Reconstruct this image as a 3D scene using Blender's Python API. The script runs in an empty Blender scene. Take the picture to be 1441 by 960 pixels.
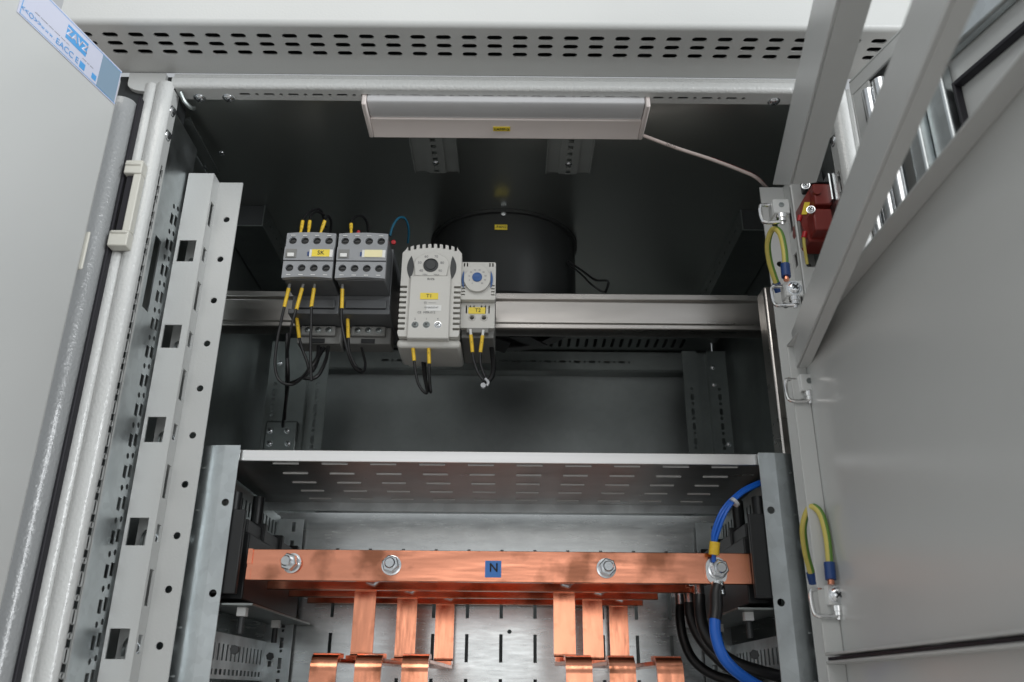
import bpy, bmesh, math, random
from mathutils import Vector, Matrix
from mathutils.geometry import tessellate_polygon
random.seed(7)
S = bpy.context.scene
COL = S.collection
# ------------------------------------------------------------------ camera
F = 1195.0; PITCH = math.radians(22.45); ROLL = math.radians(0.5)
cd = bpy.data.cameras.new('camera'); cam = bpy.data.objects.new('camera', cd); COL.objects.link(cam)
cd.sensor_width = 36.0; cd.lens = F / 1441.0 * 36.0
cd.clip_start = 0.01; cd.clip_end = 100
cam.matrix_world = Matrix.Rotation(math.pi / 2 + PITCH, 4, 'X') @ Matrix.Rotation(ROLL, 4, 'Z')
cd.dof.use_dof = True; cd.dof.focus_distance = 0.78; cd.dof.aperture_fstop = 9.0
S.camera = cam
# ------------------------------------------------------------------ light: a factory hall with big windows behind the camera
w = bpy.data.worlds.new('World'); S.world = w; w.use_nodes = True
bg = w.node_tree.nodes['Background']
bg.inputs[1].default_value = 0.80            # hall seen all round: bright at window height, dimmer roof and floor
_n, _l = w.node_tree.nodes, w.node_tree.links
_tc = _n.new('ShaderNodeTexCoord'); _sp = _n.new('ShaderNodeSeparateXYZ'); _l.new(_tc.outputs['Generated'], _sp.inputs[0])
_mr = _n.new('ShaderNodeMapRange'); _mr.inputs[1].default_value = -1; _mr.inputs[2].default_value = 1; _l.new(_sp.outputs['Z'], _mr.inputs[0])
_cr = _n.new('ShaderNodeValToRGB'); _l.new(_mr.outputs[0], _cr.inputs[0]); _l.new(_cr.outputs[0], bg.inputs[0])
_e = _cr.color_ramp.elements; _e[0].position = 0.0; _e[0].color = (0.40, 0.385, 0.37, 1); _e[1].position = 1.0; _e[1].color = (0.36, 0.38, 0.40, 1)
for _p, _c in ((0.45, (0.42, 0.41, 0.40, 1)), (0.50, (0.62, 0.64, 0.66, 1)), (0.54, (0.60, 0.63, 0.65, 1)), (0.585, (0.42, 0.44, 0.45, 1)), (0.70, (0.42, 0.44, 0.46, 1)), (0.85, (0.42, 0.44, 0.46, 1))):
    _x = _e.new(_p); _x.color = _c
def area(name, loc, target, sx, sy, power, col):
    l = bpy.data.lights.new(name, 'AREA'); l.shape = 'RECTANGLE'; l.size = sx; l.size_y = sy
    l.energy = power; l.color = col
    o = bpy.data.objects.new(name, l); COL.objects.link(o)
    o.location = loc
    o.rotation_euler = (Vector(target) - Vector(loc)).to_track_quat('-Z', 'Y').to_euler()
    return o
area('window_light', (2.7, -2.0, 0.60), (-0.1, 0.7, 0.25), 2.4, 1.4, 104, (0.95, 0.98, 1.0))
area('hall_light', (-0.5, -1.6, 2.1), (0.0, 0.6, 0.3), 1.8, 1.0, 12, (1.0, 0.97, 0.92))
area('far_window', (0.08, -3.0, 0.22), (0.05, 0.9, 0.10), 1.2, 0.66, 2.3, (1.0, 0.99, 0.97))
S.view_settings.view_transform = 'Standard'; S.view_settings.look = 'None'
S.view_settings.exposure = 0.42; S.view_settings.gamma = 1.0; S.view_settings.use_curve_mapping = False

# ------------------------------------------------------------------ measuring: a sight line met at a real distance
def ray(u, v):
    du = u - 720.5; dv = v - 480.0; c, s = math.cos(ROLL), math.sin(ROLL)
    px = (du * c + dv * s) / F; py = -(-du * s + dv * c) / F
    return Vector((px, math.cos(PITCH) - py * math.sin(PITCH), math.sin(PITCH) + py * math.cos(PITCH)))
def PY(u, v, y):
    d = ray(u, v); return d * (y / d.y)
def PZ(u, v, z):
    d = ray(u, v); return d * (z / d.z)
def PN(u, v, p, n):
    d = ray(u, v); return d * (Vector(p).dot(n) / d.dot(n))
XC = -0.01125
def mir(x): return 2 * XC - x

# ------------------------------------------------------------------ materials
def mat(name, col, metal=0.0, rough=0.5, var=0.0, vscale=20.0, bump=0.0, bscale=400.0, stretch=(1, 1, 1), rvar=0.0,
        stain=None, sscale=18.0, slo=0.55, shi=0.7, coat=0.0, spangle=0.0, spec=0.5):
    m = bpy.data.materials.new(name); m.use_nodes = True
    nt = m.node_tree; N = nt.nodes; L = nt.links; b = N['Principled BSDF']
    b.inputs['Base Color'].default_value = (*col, 1); b.inputs['Metallic'].default_value = metal
    b.inputs['Roughness'].default_value = rough; b.inputs['Coat Weight'].default_value = coat
    b.inputs['Specular IOR Level'].default_value = spec
    tc = N.new('ShaderNodeTexCoord'); mp = N.new('ShaderNodeMapping'); mp.inputs['Scale'].default_value = stretch
    L.new(tc.outputs['Object'], mp.inputs[0])
    colsock = None
    def noise(scale, detail=4, vec=mp):
        n = N.new('ShaderNodeTexNoise'); n.inputs['Scale'].default_value = scale; n.inputs['Detail'].default_value = detail
        L.new(vec.outputs[0] if vec is mp else tc.outputs['Object'], n.inputs['Vector']); return n
    def rng(sock, lo, hi, a=0.3, c=0.7):
        r = N.new('ShaderNodeMapRange'); r.inputs[1].default_value = a; r.inputs[2].default_value = c
        r.inputs[3].default_value = lo; r.inputs[4].default_value = hi; L.new(sock, r.inputs[0]); return r.outputs[0]
    def mul(fac_sock, base):
        x = N.new('ShaderNodeMix'); x.data_type = 'RGBA'; x.blend_type = 'MULTIPLY'; x.inputs['Factor'].default_value = 1
        if isinstance(base, tuple): x.inputs['A'].default_value = (*base, 1)
        else: L.new(base, x.inputs['A'])
        L.new(fac_sock, x.inputs['B']); return x.outputs['Result']
    cur = col
    if var:
        cur = mul(rng(noise(vscale).outputs['Fac'], 1 - var, 1 + var * 0.4), cur); colsock = cur
    if spangle:
        v = N.new('ShaderNodeTexVoronoi'); v.inputs['Scale'].default_value = 120; L.new(tc.outputs['Object'], v.inputs['Vector'])
        bw = N.new('ShaderNodeSeparateColor'); L.new(v.outputs['Color'], bw.inputs[0])
        cur = mul(rng(bw.outputs[0], 1 - spangle, 1.0, 0, 1), cur); colsock = cur
    if stain:
        n = noise(sscale, 6, tc)
        x = N.new('ShaderNodeMix'); x.data_type = 'RGBA'
        L.new(rng(n.outputs['Fac'], 0, 0.85, slo, shi), x.inputs['Factor'])
        if isinstance(cur, tuple): x.inputs['A'].default_value = (*cur, 1)
        else: L.new(cur, x.inputs['A'])
        x.inputs['B'].default_value = (*stain, 1); cur = colsock = x.outputs['Result']
    if colsock: L.new(colsock, b.inputs['Base Color'])
    if rvar:
        L.new(rng(noise(vscale * 1.7).outputs['Fac'], max(0.03, rough - rvar), rough + rvar), b.inputs['Roughness'])
    if bump:
        n = noise(bscale, 2); bm = N.new('ShaderNodeBump'); bm.inputs['Strength'].default_value = bump
        bm.inputs['Distance'].default_value = 0.001
        L.new(n.outputs['Fac'], bm.inputs['Height']); L.new(bm.outputs[0], b.inputs['Normal'])
    return m
M = {}
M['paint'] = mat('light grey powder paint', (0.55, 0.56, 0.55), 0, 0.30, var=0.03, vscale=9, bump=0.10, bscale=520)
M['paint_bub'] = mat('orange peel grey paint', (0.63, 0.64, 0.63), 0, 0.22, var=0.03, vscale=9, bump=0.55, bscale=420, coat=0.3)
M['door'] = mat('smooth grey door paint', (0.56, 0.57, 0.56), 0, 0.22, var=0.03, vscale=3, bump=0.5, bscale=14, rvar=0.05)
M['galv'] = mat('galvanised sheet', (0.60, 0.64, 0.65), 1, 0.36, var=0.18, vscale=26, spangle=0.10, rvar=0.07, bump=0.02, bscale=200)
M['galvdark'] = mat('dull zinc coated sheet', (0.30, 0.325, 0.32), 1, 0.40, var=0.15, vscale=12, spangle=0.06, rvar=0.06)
M['brush'] = mat('brushed zinc panel', (0.69, 0.71, 0.71), 1, 0.25, var=0.10, vscale=30, stretch=(1.2, 1, 8), rvar=0.03, spangle=0.05)
M['alu'] = mat('drawn aluminium', (0.97, 0.96, 0.95), 1, 0.30, var=0.05, vscale=60, stretch=(0.05, 3, 3), rvar=0.03)
M['alurail'] = mat('dull drawn aluminium', (0.62, 0.59, 0.56), 1, 0.31, var=0.10, vscale=14, stretch=(0.5, 3, 3), rvar=0.06)
M['ceil'] = mat('coated ceiling sheet', (0.50, 0.53, 0.51), 0.93, 0.28, var=0.03, vscale=3)
M['chan'] = mat('zinc channel', (0.34, 0.36, 0.35), 0.5, 0.40, var=0.1)
M['backw'] = mat('rear wall sheet', (0.44, 0.47, 0.47), 1, 0.42, var=0.15, vscale=8, spangle=0.05, rvar=0.05)
M['shelf'] = mat('shelf zinc sheet', (0.42, 0.42, 0.42), 1, 0.30, var=0.10, vscale=30, stretch=(0.4, 1, 6), rvar=0.03, spangle=0.05)
M['cut'] = mat('bright added slot lip', (0.62, 0.62, 0.61), 0.6, 0.45)  # brighter finish for lips added along the shelf slots
M['zinc'] = mat('bright zinc', (0.78, 0.80, 0.82), 1, 0.20, var=0.1, vscale=200, rvar=0.06)
M['chrome'] = mat('polished steel', (0.80, 0.80, 0.80), 1, 0.10, rvar=0.04)
M['copper'] = mat('copper bar', (0.88, 0.36, 0.225), 1, 0.19, var=0.16, vscale=30, stretch=(0.3, 2, 2), rvar=0.06, bump=0.16, bscale=60,
                  stain=(0.26, 0.10, 0.055), sscale=26, slo=0.51, shi=0.66)
M['copperv'] = mat('copper strip', (0.90, 0.365, 0.22), 1, 0.17, var=0.16, vscale=30, stretch=(2, 2, 0.5), rvar=0.06, bump=0.22, bscale=50,
                   stain=(0.30, 0.115, 0.06), sscale=36, slo=0.52, shi=0.68)
M['black'] = mat('black plastic', (0.012, 0.013, 0.014), 0, 0.42, var=0.2)
M['dark'] = mat('dark grey plastic', (0.035, 0.038, 0.04), 0, 0.45, var=0.15)
M['fanblk'] = mat('fan housing black', (0.030, 0.032, 0.032), 0, 0.32, var=0.2)
M['cable'] = mat('black cable sheath', (0.010, 0.010, 0.011), 0, 0.38)
M['rubber'] = mat('black rubber seal', (0.012, 0.011, 0.016), 0, 0.6)
M['grey'] = mat('grey device plastic', (0.285, 0.295, 0.31), 0, 0.42, var=0.06, vscale=60, bump=0.04, bscale=900)
M['contb'] = mat('contactor body plastic', (0.115, 0.12, 0.125), 0, 0.45, var=0.15)
M['grey2'] = mat('mid grey terminal plastic', (0.22, 0.22, 0.21), 0, 0.5, var=0.1)
M['white'] = mat('off white device plastic', (0.62, 0.61, 0.575), 0, 0.40, var=0.03, vscale=30, bump=0.03, bscale=900)
M['whiteplain'] = mat('white plastic', (0.78, 0.78, 0.76), 0, 0.4)
M['lampbody'] = mat('lamp white plastic', (0.76, 0.69, 0.66), 0, 0.42, var=0.03)
M['diffuser'] = mat('frosted lamp cover', (0.60, 0.60, 0.61), 0, 0.55, var=0.05, vscale=15)
M['yellow'] = mat('yellow marker', (0.86, 0.56, 0.035), 0, 0.4, var=0.12, vscale=300)
M['yellowlab'] = mat('yellow label', (0.88, 0.68, 0.06), 0, 0.45, var=0.04)
M['paleyellow'] = mat('glare painted yellow label', (0.86, 0.78, 0.45), 0, 0.35)  # pale tone holds the glare on the label
M['ink'] = mat('black print', (0.02, 0.02, 0.02), 0, 0.5)
M['greyink'] = mat('grey print', (0.16, 0.16, 0.17), 0, 0.5)
M['blue'] = mat('blue cable sheath', (0.012, 0.13, 0.60), 0, 0.36, var=0.05)
M['bluelab'] = mat('blue label', (0.07, 0.24, 0.66), 0, 0.5)
M['blueknob'] = mat('blue knob', (0.03, 0.11, 0.33), 0, 0.4)
M['navy'] = mat('dark blue crimp sleeve', (0.012, 0.05, 0.19), 0, 0.4)
M['teal'] = mat('thin blue wire', (0.01, 0.10, 0.17), 0, 0.4)
M['red'] = mat('oxide red plastic', (0.20, 0.022, 0.016), 0, 0.42, var=0.1)
M['redbright'] = mat('red ferrule', (0.45, 0.015, 0.02), 0, 0.4)
M['green'] = mat('green insulation', (0.10, 0.22, 0.03), 0, 0.42)
M['yel_ins'] = mat('yellow insulation', (0.60, 0.50, 0.12), 0, 0.42)
M['sticker'] = mat('glossy white sticker', (0.60, 0.62, 0.74), 0, 0.16, spec=0.6)
M['stickblue'] = mat('sticker blue print', (0.10, 0.36, 0.72), 0, 0.2)
M['stickreflect'] = mat('sticker painted reflection', (0.24, 0.34, 0.44), 0, 0.15)  # reflection on the glossy sticker, put into the colour
M['rim'] = mat('shade toned rim paint', (0.33, 0.34, 0.345), 0, 0.22, var=0.04, vscale=9, bump=0.6, bscale=420, coat=0.4)  # same grey paint, darkened to hold the shade on the rim
M['lead'] = mat('pale pink lead', (0.56, 0.47, 0.44), 0, 0.45)
M['hingeblk'] = mat('pale cast hinge metal', (0.66, 0.67, 0.66), 0, 0.35, var=0.05, vscale=80)
M['cream'] = mat('cream plastic', (0.62, 0.61, 0.55), 0, 0.4)
M['clear'] = mat('clear plastic tie', (0.50, 0.51, 0.53), 0, 0.3)

# ------------------------------------------------------------------ mesh helpers
def rootloc(p):
    v = Vector((0, 0, 0))
    while p is not None:
        v += p.location; p = p.parent
    return v
class MB:
    def __init__(s): s.bm = bmesh.new(); s.mi = 0
    def face(s, vs):
        try: f = s.bm.faces.new(vs); f.material_index = s.mi; return f
        except ValueError: return None
    def box(s, x0, x1, y0, y1, z0, z1, fn=None):
        vs = []
        for x in (x0, x1):
            for y in (y0, y1):
                for z in (z0, z1):
                    p = Vector((x, y, z)); p = fn(p) if fn else p; vs.append(s.bm.verts.new(p))
        for q in ((0, 1, 3, 2), (4, 6, 7, 5), (0, 4, 5, 1), (2, 3, 7, 6), (0, 2, 6, 4), (1, 5, 7, 3)): s.face([vs[i] for i in q])
        return s
    def lathe(s, p, ax, prof, seg=20):
        p = Vector(p); ax = Vector(ax).normalized(); u = ax.orthogonal().normalized(); v = ax.cross(u); rings = []
        for r, h in prof:
            if r <= 1e-7: rings.append([s.bm.verts.new(p + ax * h)])
            else: rings.append([s.bm.verts.new(p + ax * h + (u * math.cos(2 * math.pi * k / seg) + v * math.sin(2 * math.pi * k / seg)) * r) for k in range(seg)])
        for a, b in zip(rings, rings[1:]):
            for k in range(seg):
                k2 = (k + 1) % seg
                if len(a) == 1 and len(b) == 1: continue
                if len(a) == 1: s.face([a[0], b[k], b[k2]])
                elif len(b) == 1: s.face([a[k], a[k2], b[0]])
                else: s.face([a[k], a[k2], b[k2], b[k]])
        if len(rings[0]) > 1: s.face(rings[0][::-1])
        if len(rings[-1]) > 1: s.face(rings[-1])
        return s
    def cyl(s, p0, p1, r, seg=20):
        p0 = Vector(p0); p1 = Vector(p1); return s.lathe(p0, p1 - p0, [(r, 0), (r, (p1 - p0).length)], seg)
    def tube(s, pts, r, seg=10, smooth=6):
        P = [Vector(p) for p in pts]
        if smooth and len(P) > 2:
            Q = []
            for i in range(len(P) - 1):
                a, b, c, d = P[max(i - 1, 0)], P[i], P[i + 1], P[min(i + 2, len(P) - 1)]
                for k in range(smooth):
                    t = k / smooth
                    Q.append(0.5 * ((2 * b) + (c - a) * t + (2 * a - 5 * b + 4 * c - d) * t * t + (3 * b - a - 3 * c + d) * t ** 3))
            Q.append(P[-1]); P = Q
        T = [(P[min(i + 1, len(P) - 1)] - P[max(i - 1, 0)]).normalized() for i in range(len(P))]
        n = T[0].orthogonal().normalized(); rings = []
        for i, p in enumerate(P):
            n = (n - T[i] * n.dot(T[i])).normalized(); b = T[i].cross(n)
            rr = r[i] if isinstance(r, list) else r
            rings.append([s.bm.verts.new(p + (n * math.cos(2 * math.pi * k / seg) + b * math.sin(2 * math.pi * k / seg)) * rr) for k in range(seg)])
        for a, b in zip(rings, rings[1:]):
            for k in range(seg): s.face([a[k], a[(k + 1) % seg], b[(k + 1) % seg], b[k]])
        s.face(rings[0][::-1]); s.face(rings[-1]); return s
    def sheet(s, outer, holes, t, org, U, V, side=1):
        """flat plate with real holes; t = thickness towards side * U x V"""
        org = Vector(org); U = Vector(U); V = Vector(V); N = U.cross(V).normalized() * side
        loops = [outer] + holes
        flat = [p for l in loops for p in l]
        tris = tessellate_polygon([[Vector((p[0], p[1], 0)) for p in l] for l in loops])
        A = [s.bm.verts.new(org + U * p[0] + V * p[1]) for p in flat]
        B = [s.bm.verts.new(org + U * p[0] + V * p[1] + N * t) for p in flat]
        for tr in tris:
            s.face([A[i] for i in tr]); s.face([B[i] for i in reversed(tr)])
        o = 0
        for l in loops:
            n = len(l)
            for k in range(n):
                a, b = o + k, o + (k + 1) % n; s.face([A[a], A[b], B[b], B[a]])
            o += n
        return s
    def prism(s, prof, org, U, V, W):
        """closed 2D profile swept along the vector W"""
        org = Vector(org); U = Vector(U); V = Vector(V); W = Vector(W)
        A = [s.bm.verts.new(org + U * a + V * b) for a, b in prof]; B = [s.bm.verts.new(v.co + W) for v in A]
        n = len(prof)
        for tr in tessellate_polygon([[Vector((a, b, 0)) for a, b in prof]]):
            s.face([A[i] for i in tr]); s.face([B[i] for i in reversed(tr)])
        for k in range(n): s.face([A[k], A[(k + 1) % n], B[(k + 1) % n], B[k]])
        return s
    def strip(s, path, t, U, width):
        """flat bar bent along a path of points (centre line), constant width along U"""
        P = [Vector(p) for p in path]; U = Vector(U).normalized(); prev = None
        for i, p in enumerate(P):
            T = (P[min(i + 1, len(P) - 1)] - P[max(i - 1, 0)]).normalized(); N = T.cross(U).normalized()
            q = [s.bm.verts.new(p + U * a * width / 2 + N * b * t / 2) for a, b in ((-1, -1), (1, -1), (1, 1), (-1, 1))]
            if prev:
                for k in range(4): s.face([prev[k], prev[(k + 1) % 4], q[(k + 1) % 4], q[k]])
            else: s.face(q[::-1])
            prev = q
        s.face(prev); return s
    def build(s, name, m, parent=None, bevel=0.0, seg=2, smooth=True, angle=35):
        bmesh.ops.recalc_face_normals(s.bm, faces=s.bm.faces[:])
        off = rootloc(parent)
        if parent is None:
            cs = [v.co for v in s.bm.verts]
            off = Vector([(min(c[i] for c in cs) + max(c[i] for c in cs)) / 2 for i in range(3)])
        for v in s.bm.verts: v.co -= off
        me = bpy.data.meshes.new(name); s.bm.to_mesh(me); s.bm.free()
        for x in (m if isinstance(m, list) else [m]): me.materials.append(M[x] if isinstance(x, str) else x)
        if smooth:
            me.shade_smooth(); me.set_sharp_from_angle(angle=math.radians(angle))
        o = bpy.data.objects.new(name, me); COL.objects.link(o)
        if parent is None: o.location = off
        else: o.parent = parent
        if bevel:
            b = o.modifiers.new('bevel', 'BEVEL'); b.width = bevel; b.segments = seg; b.limit_method = 'ANGLE'; b.angle_limit = math.radians(40)
            b.harden_normals = False
        return o
def tag(o, label, cat, group=None):
    o['label'] = label; o['category'] = cat
    if group: o['group'] = group
    return o
def thing(name, label, cat, loc, group=None):
    o = bpy.data.objects.new(name, None); COL.objects.link(o); o.location = loc; o.empty_display_size = 0.02
    return tag(o, label, cat, group)
def rect(cx, cy, w_, h_): return [(cx - w_ / 2, cy - h_ / 2), (cx + w_ / 2, cy - h_ / 2), (cx + w_ / 2, cy + h_ / 2), (cx - w_ / 2, cy + h_ / 2)]
def circ(cx, cy, r, n=14): return [(cx + r * math.cos(2 * math.pi * k / n), cy + r * math.sin(2 * math.pi * k / n)) for k in range(n)]
def slot(cx, cy, w_, h_, n=5):
    r = min(w_, h_) / 2; out = []
    if w_ >= h_:
        for k in range(n + 1): a = -math.pi / 2 + math.pi * k / n; out.append((cx + w_ / 2 - r + r * math.cos(a), cy + r * math.sin(a)))
        for k in range(n + 1): a = math.pi / 2 + math.pi * k / n; out.append((cx - w_ / 2 + r + r * math.cos(a), cy + r * math.sin(a)))
    else:
        for k in range(n + 1): a = math.pi * k / n; out.append((cx + r * math.cos(a), cy + h_ / 2 - r + r * math.sin(a)))
        for k in range(n + 1): a = math.pi + math.pi * k / n; out.append((cx + r * math.cos(a), cy - h_ / 2 + r + r * math.sin(a)))
    return out
def rrect(x0, x1, y0, y1, r, n=4):
    out = []
    for cx, cy, a0 in ((x1 - r, y0 + r, -90), (x1 - r, y1 - r, 0), (x0 + r, y1 - r, 90), (x0 + r, y0 + r, 180)):
        for k in range(n + 1):
            a = math.radians(a0 + 90 * k / n); out.append((cx + r * math.cos(a), cy + r * math.sin(a)))
    return out
X, Y, Z = Vector((1, 0, 0)), Vector((0, 1, 0)), Vector((0, 0, 1))
def text(s_, size, org, U, V, parent, m='ink', name='lettering', bold=0.0, lift=0.00025):
    c = bpy.data.curves.new('t', 'FONT'); c.body = s_; c.size = size; c.align_x = 'CENTER'; c.align_y = 'CENTER'; c.offset = bold
    c.resolution_u = 3
    o = bpy.data.objects.new('t', c); COL.objects.link(o)
    bpy.context.view_layer.update()
    me = bpy.data.meshes.new_from_object(o.evaluated_get(bpy.context.evaluated_depsgraph_get()))
    bpy.data.objects.remove(o); bpy.data.curves.remove(c)
    U = Vector(U).normalized(); V = Vector(V).normalized(); N = U.cross(V)
    org = Vector(org) + N * lift - rootloc(parent)
    me.transform(Matrix(((U.x, V.x, N.x, org.x), (U.y, V.y, N.y, org.y), (U.z, V.z, N.z, org.z), (0, 0, 0, 1))))
    bm = bmesh.new(); bm.from_mesh(me); me.clear_geometry()
    g = bmesh.ops.extrude_face_region(bm, geom=bm.faces[:])          # printed letters with a hair of thickness
    bmesh.ops.translate(bm, verts=[e for e in g['geom'] if isinstance(e, bmesh.types.BMVert)], vec=N * 0.0001)
    bm.to_mesh(me); bm.free()
    me.materials.clear(); me.materials.append(M[m]); me.name = name
    r = bpy.data.objects.new(name, me); COL.objects.link(r); r.parent = parent; return r
def screw(p, ax, r, parent, name='screw', m='zinc', cross=True):
    b = MB(); p = Vector(p); ax = Vector(ax).normalized()
    b.lathe(p - ax * r * 0.2, ax, [(r * 1.22, 0), (r * 1.22, r * 0.2), (r, r * 0.22), (r * 0.97, r * 0.42), (r * 0.8, r * 0.58), (r * 0.45, r * 0.68), (0, r * 0.70)], 18)
    if cross:
        b.mi = 1; u = ax.orthogonal().normalized(); v = ax.cross(u)
        for a, c in ((u, v), (v, u)):
            b.box(-0.55 * r, 0.55 * r, -0.1 * r, 0.1 * r, 0.45 * r, 0.71 * r, lambda q, a=a, c=c: p + a * q.x + c * q.y + ax * q.z)
    return b.build(name, [m, 'dark'], parent)
def hexnut(b, p, ax, r, h):
    return b.lathe(p, ax, [(r * 0.9, 0), (r, h * 0.12), (r, h * 0.88), (r * 0.88, h)], 6)

ZB = -0.30            # everything runs on down below the picture to here
# ================================================================== CABINET
cab = thing('electrical_cabinet', 'light grey metal switchgear cabinet standing open, dark inside, slotted hood on top', 'cabinet', (XC, 0.87, ZB))
HX0, HX1 = -0.372, 0.335
# hood: front plate, slotted underside, closed top and back
b = MB()
prof = [(0.5412, 0.546), (0.5412, 0.5065)] + [(0.5457 - 0.0045 * math.cos(a), 0.5065 - 0.0045 * math.sin(a)) for a in [math.radians(15 * k) for k in range(1, 7)]] + [(0.5457, 0.5035), (0.5432, 0.5065), (0.5430, 0.5445), (0.622, 0.5445), (0.622, 0.546)]
b.prism(prof, (HX0, 0, 0), Y, Z, (HX1 - HX0, 0, 0))
for x_ in (HX0, HX1 - 0.0015): b.box(x_, x_ + 0.0015, 0.5434, 0.6215, 0.5066, 0.5442)
b.build('hood', 'paint', cab)
MB().box(HX0, HX1, 0.603, 0.605, 0.5035, 0.5444).build('hood_shade_back', 'dark', cab)  # coloured dark for the shade seen through the hood slots
MB().box(-0.352, -0.3005, 0.6075, 0.640, 0.455, 0.5012).build('shade_backing', 'dark', cab)  # dark backing added where the gap holds only shade
b = MB(); q0, q1 = PY(180, 118, 0.603), PY(232, 118, 0.603); hw = (q1.x - q0.x) / 2; zc_ = q0.z
b.prism([(q0.x, 0.5010), (q0.x, zc_)] + [(q0.x + hw - hw * math.cos(a), zc_ - 0.0085 * math.sin(a)) for a in [math.radians(18 * k) for k in range(1, 10)]] + [(q1.x, zc_), (q1.x, 0.5010)], (0, 0.602, 0), X, Z, (0, 0.005, 0)).build('corner_cap', 'paint', cab, bevel=0.001)
holes = []
nx = 32
for k in range(nx):
    for yy in (0.5562, 0.5662, 0.5762): holes.append(slot(-0.3575 + 0.0213 * k, yy, 0.0128, 0.0058, 6))
MB().sheet([(HX0, 0.5457), (HX1, 0.5457), (HX1, 0.603), (HX0, 0.603)], holes, 0.0015, (0, 0, 0.502), X, Y).build('hood_slotted_plate', 'paint', cab)
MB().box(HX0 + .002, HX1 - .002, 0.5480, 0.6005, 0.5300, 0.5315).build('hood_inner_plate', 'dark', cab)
# top rail of the frame
b = MB()
prof = [(0.6035, 0.5015), (0.6035, 0.4965), (0.6005, 0.4955), (0.600, 0.4945)] + [(0.6040 - 0.0040 * math.cos(a), 0.4900 - 0.0040 * math.sin(a)) for a in [math.radians(10 * k) for k in range(0, 10)]] + [(0.6040, 0.4875), (0.6055, 0.4915), (0.6055, 0.5015)]
b.prism(prof, (-0.2995, 0, 0), Y, Z, (0.577, 0, 0)).build('top_rail', 'paint_bub', cab, angle=25)
holes = []; k = 0; x = -0.238
while x < 0.213:
    holes.append(slot(x, 0.6110, 0.0100, 0.0034)); holes.append(slot(x + 0.0107, 0.6110, 0.0036, 0.0034, 4)); x += 0.0215
MB().sheet([(-0.297, 0.6041), (0.2745, 0.6041), (0.2745, 0.6185), (-0.297, 0.6185)], holes, 0.0015, (0, 0, 0.486), X, Y).build('top_rail_slotted_lip', 'paint', cab)
MB().box(-0.297, 0.2745, 0.608, 0.620, 0.4895, 0.500).build('top_rail_core', 'dark', cab)  # dark box behind the slots, its colour stands for shade
for u, v in ((281, 138), (322, 138), (1089, 143)): screw(PZ(u, v, 0.486), (0, 0, -1), 0.0046, cab)
# posts
def post(sx, name):
    f = (lambda x_: x_) if sx < 0 else mir
    pts = [(-0.3245, 0.609), (-0.3240, 0.6045), (-0.3215, 0.6010), (-0.3170, 0.5998), (-0.3140, 0.6012), (-0.3128, 0.6030), (-0.3115, 0.6008),
           (-0.3085, 0.5985), (-0.3040, 0.5976), (-0.3005, 0.5984), (-0.2983, 0.6002), (-0.2975, 0.6030), (-0.3000, 0.6040), (-0.3030, 0.6030), (-0.3090, 0.609)]
    b = MB().prism([(f(a), c) for a, c in pts], (0, 0, ZB), X, Y, (0, 0, 0.4895 - ZB))
    b.build(name, 'paint_bub', cab, angle=60)
    holes = []; z = -0.28
    while z < 0.42:
        holes.append(slot(0.6092, z, 0.0046, 0.0105)); holes.append(slot(0.6092, z + 0.0125, 0.0046, 0.0046, 4)); z += 0.025
    b = MB().sheet([(0.603, ZB), (0.615, ZB), (0.615, 0.4845), (0.603, 0.4845)], holes, 0.0012, (f(-0.2975), 0, 0), Y, Z, 1 if sx > 0 else -1)
    b.build(name + '_slotted_lip', 'paint', cab)
    x0, x1 = sorted((f(-0.3130), f(-0.3005))); MB().box(x0, x1, 0.6055, 0.6147, ZB, 0.484).build(name + '_core', 'dark', cab)  # dark box added so the slits look shaded
    # perforated galvanised side profile
    holes = []; z = -0.27; i = 0
    while z < 0.405:
        for yy in (0.6465, 0.6550):
            holes.append(rect(yy, z + (0.0025 if yy > 0.65 else 0), 0.0058, 0.0098)); holes.append(circ(yy, z + 0.0125 + (0.0025 if yy > 0.65 else 0), 0.0023, 10))
        z += 0.025
    holes.append(rect(0.6290, 0.318, 0.0120, 0.066))
    b = MB().sheet([(0.6155, ZB), (0.672, ZB), (0.672, 0.470), (0.6155, 0.470)], holes, 0.0012, (f(-0.2985), 0, 0), Y, Z, 1 if sx > 0 else -1)
    b.build(name + '_perforated_side', 'galv', cab)
post(-1, 'post'); post(1, 'post')
for u, v in ((253, 157), (248, 191)): screw(Vector((-0.2975, 0.6085, PY(u, v, 0.6085).z)), (1, 0, 0), 0.0042, cab)
screw(Vector((mir(-0.2975), 0.6085, PY(1162, 198, 0.6085).z)), (-1, 0, 0), 0.0042, cab)
# corner bracket inside the top left corner
MB().tube([PY(254, 130, 0.607), PY(260, 143, 0.611), PY(268, 151, 0.616), PY(274, 153, 0.620)], 0.0020, 8).build('corner_hook', 'galvdark', cab)
p0, p1 = PY(261, 168, 0.640), PY(303, 246, 0.720)
MB().strip([p0, p0.lerp(p1, .5), p1], 0.002, Vector((1, -0.35, 0.15)), 0.0095).build('diagonal_brace', 'galvdark', cab)
for u, v in ((312, 216), (291, 236)): screw(PZ(u, v, 0.489), (0, 0, -1), 0.0030, cab, cross=False)
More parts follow.
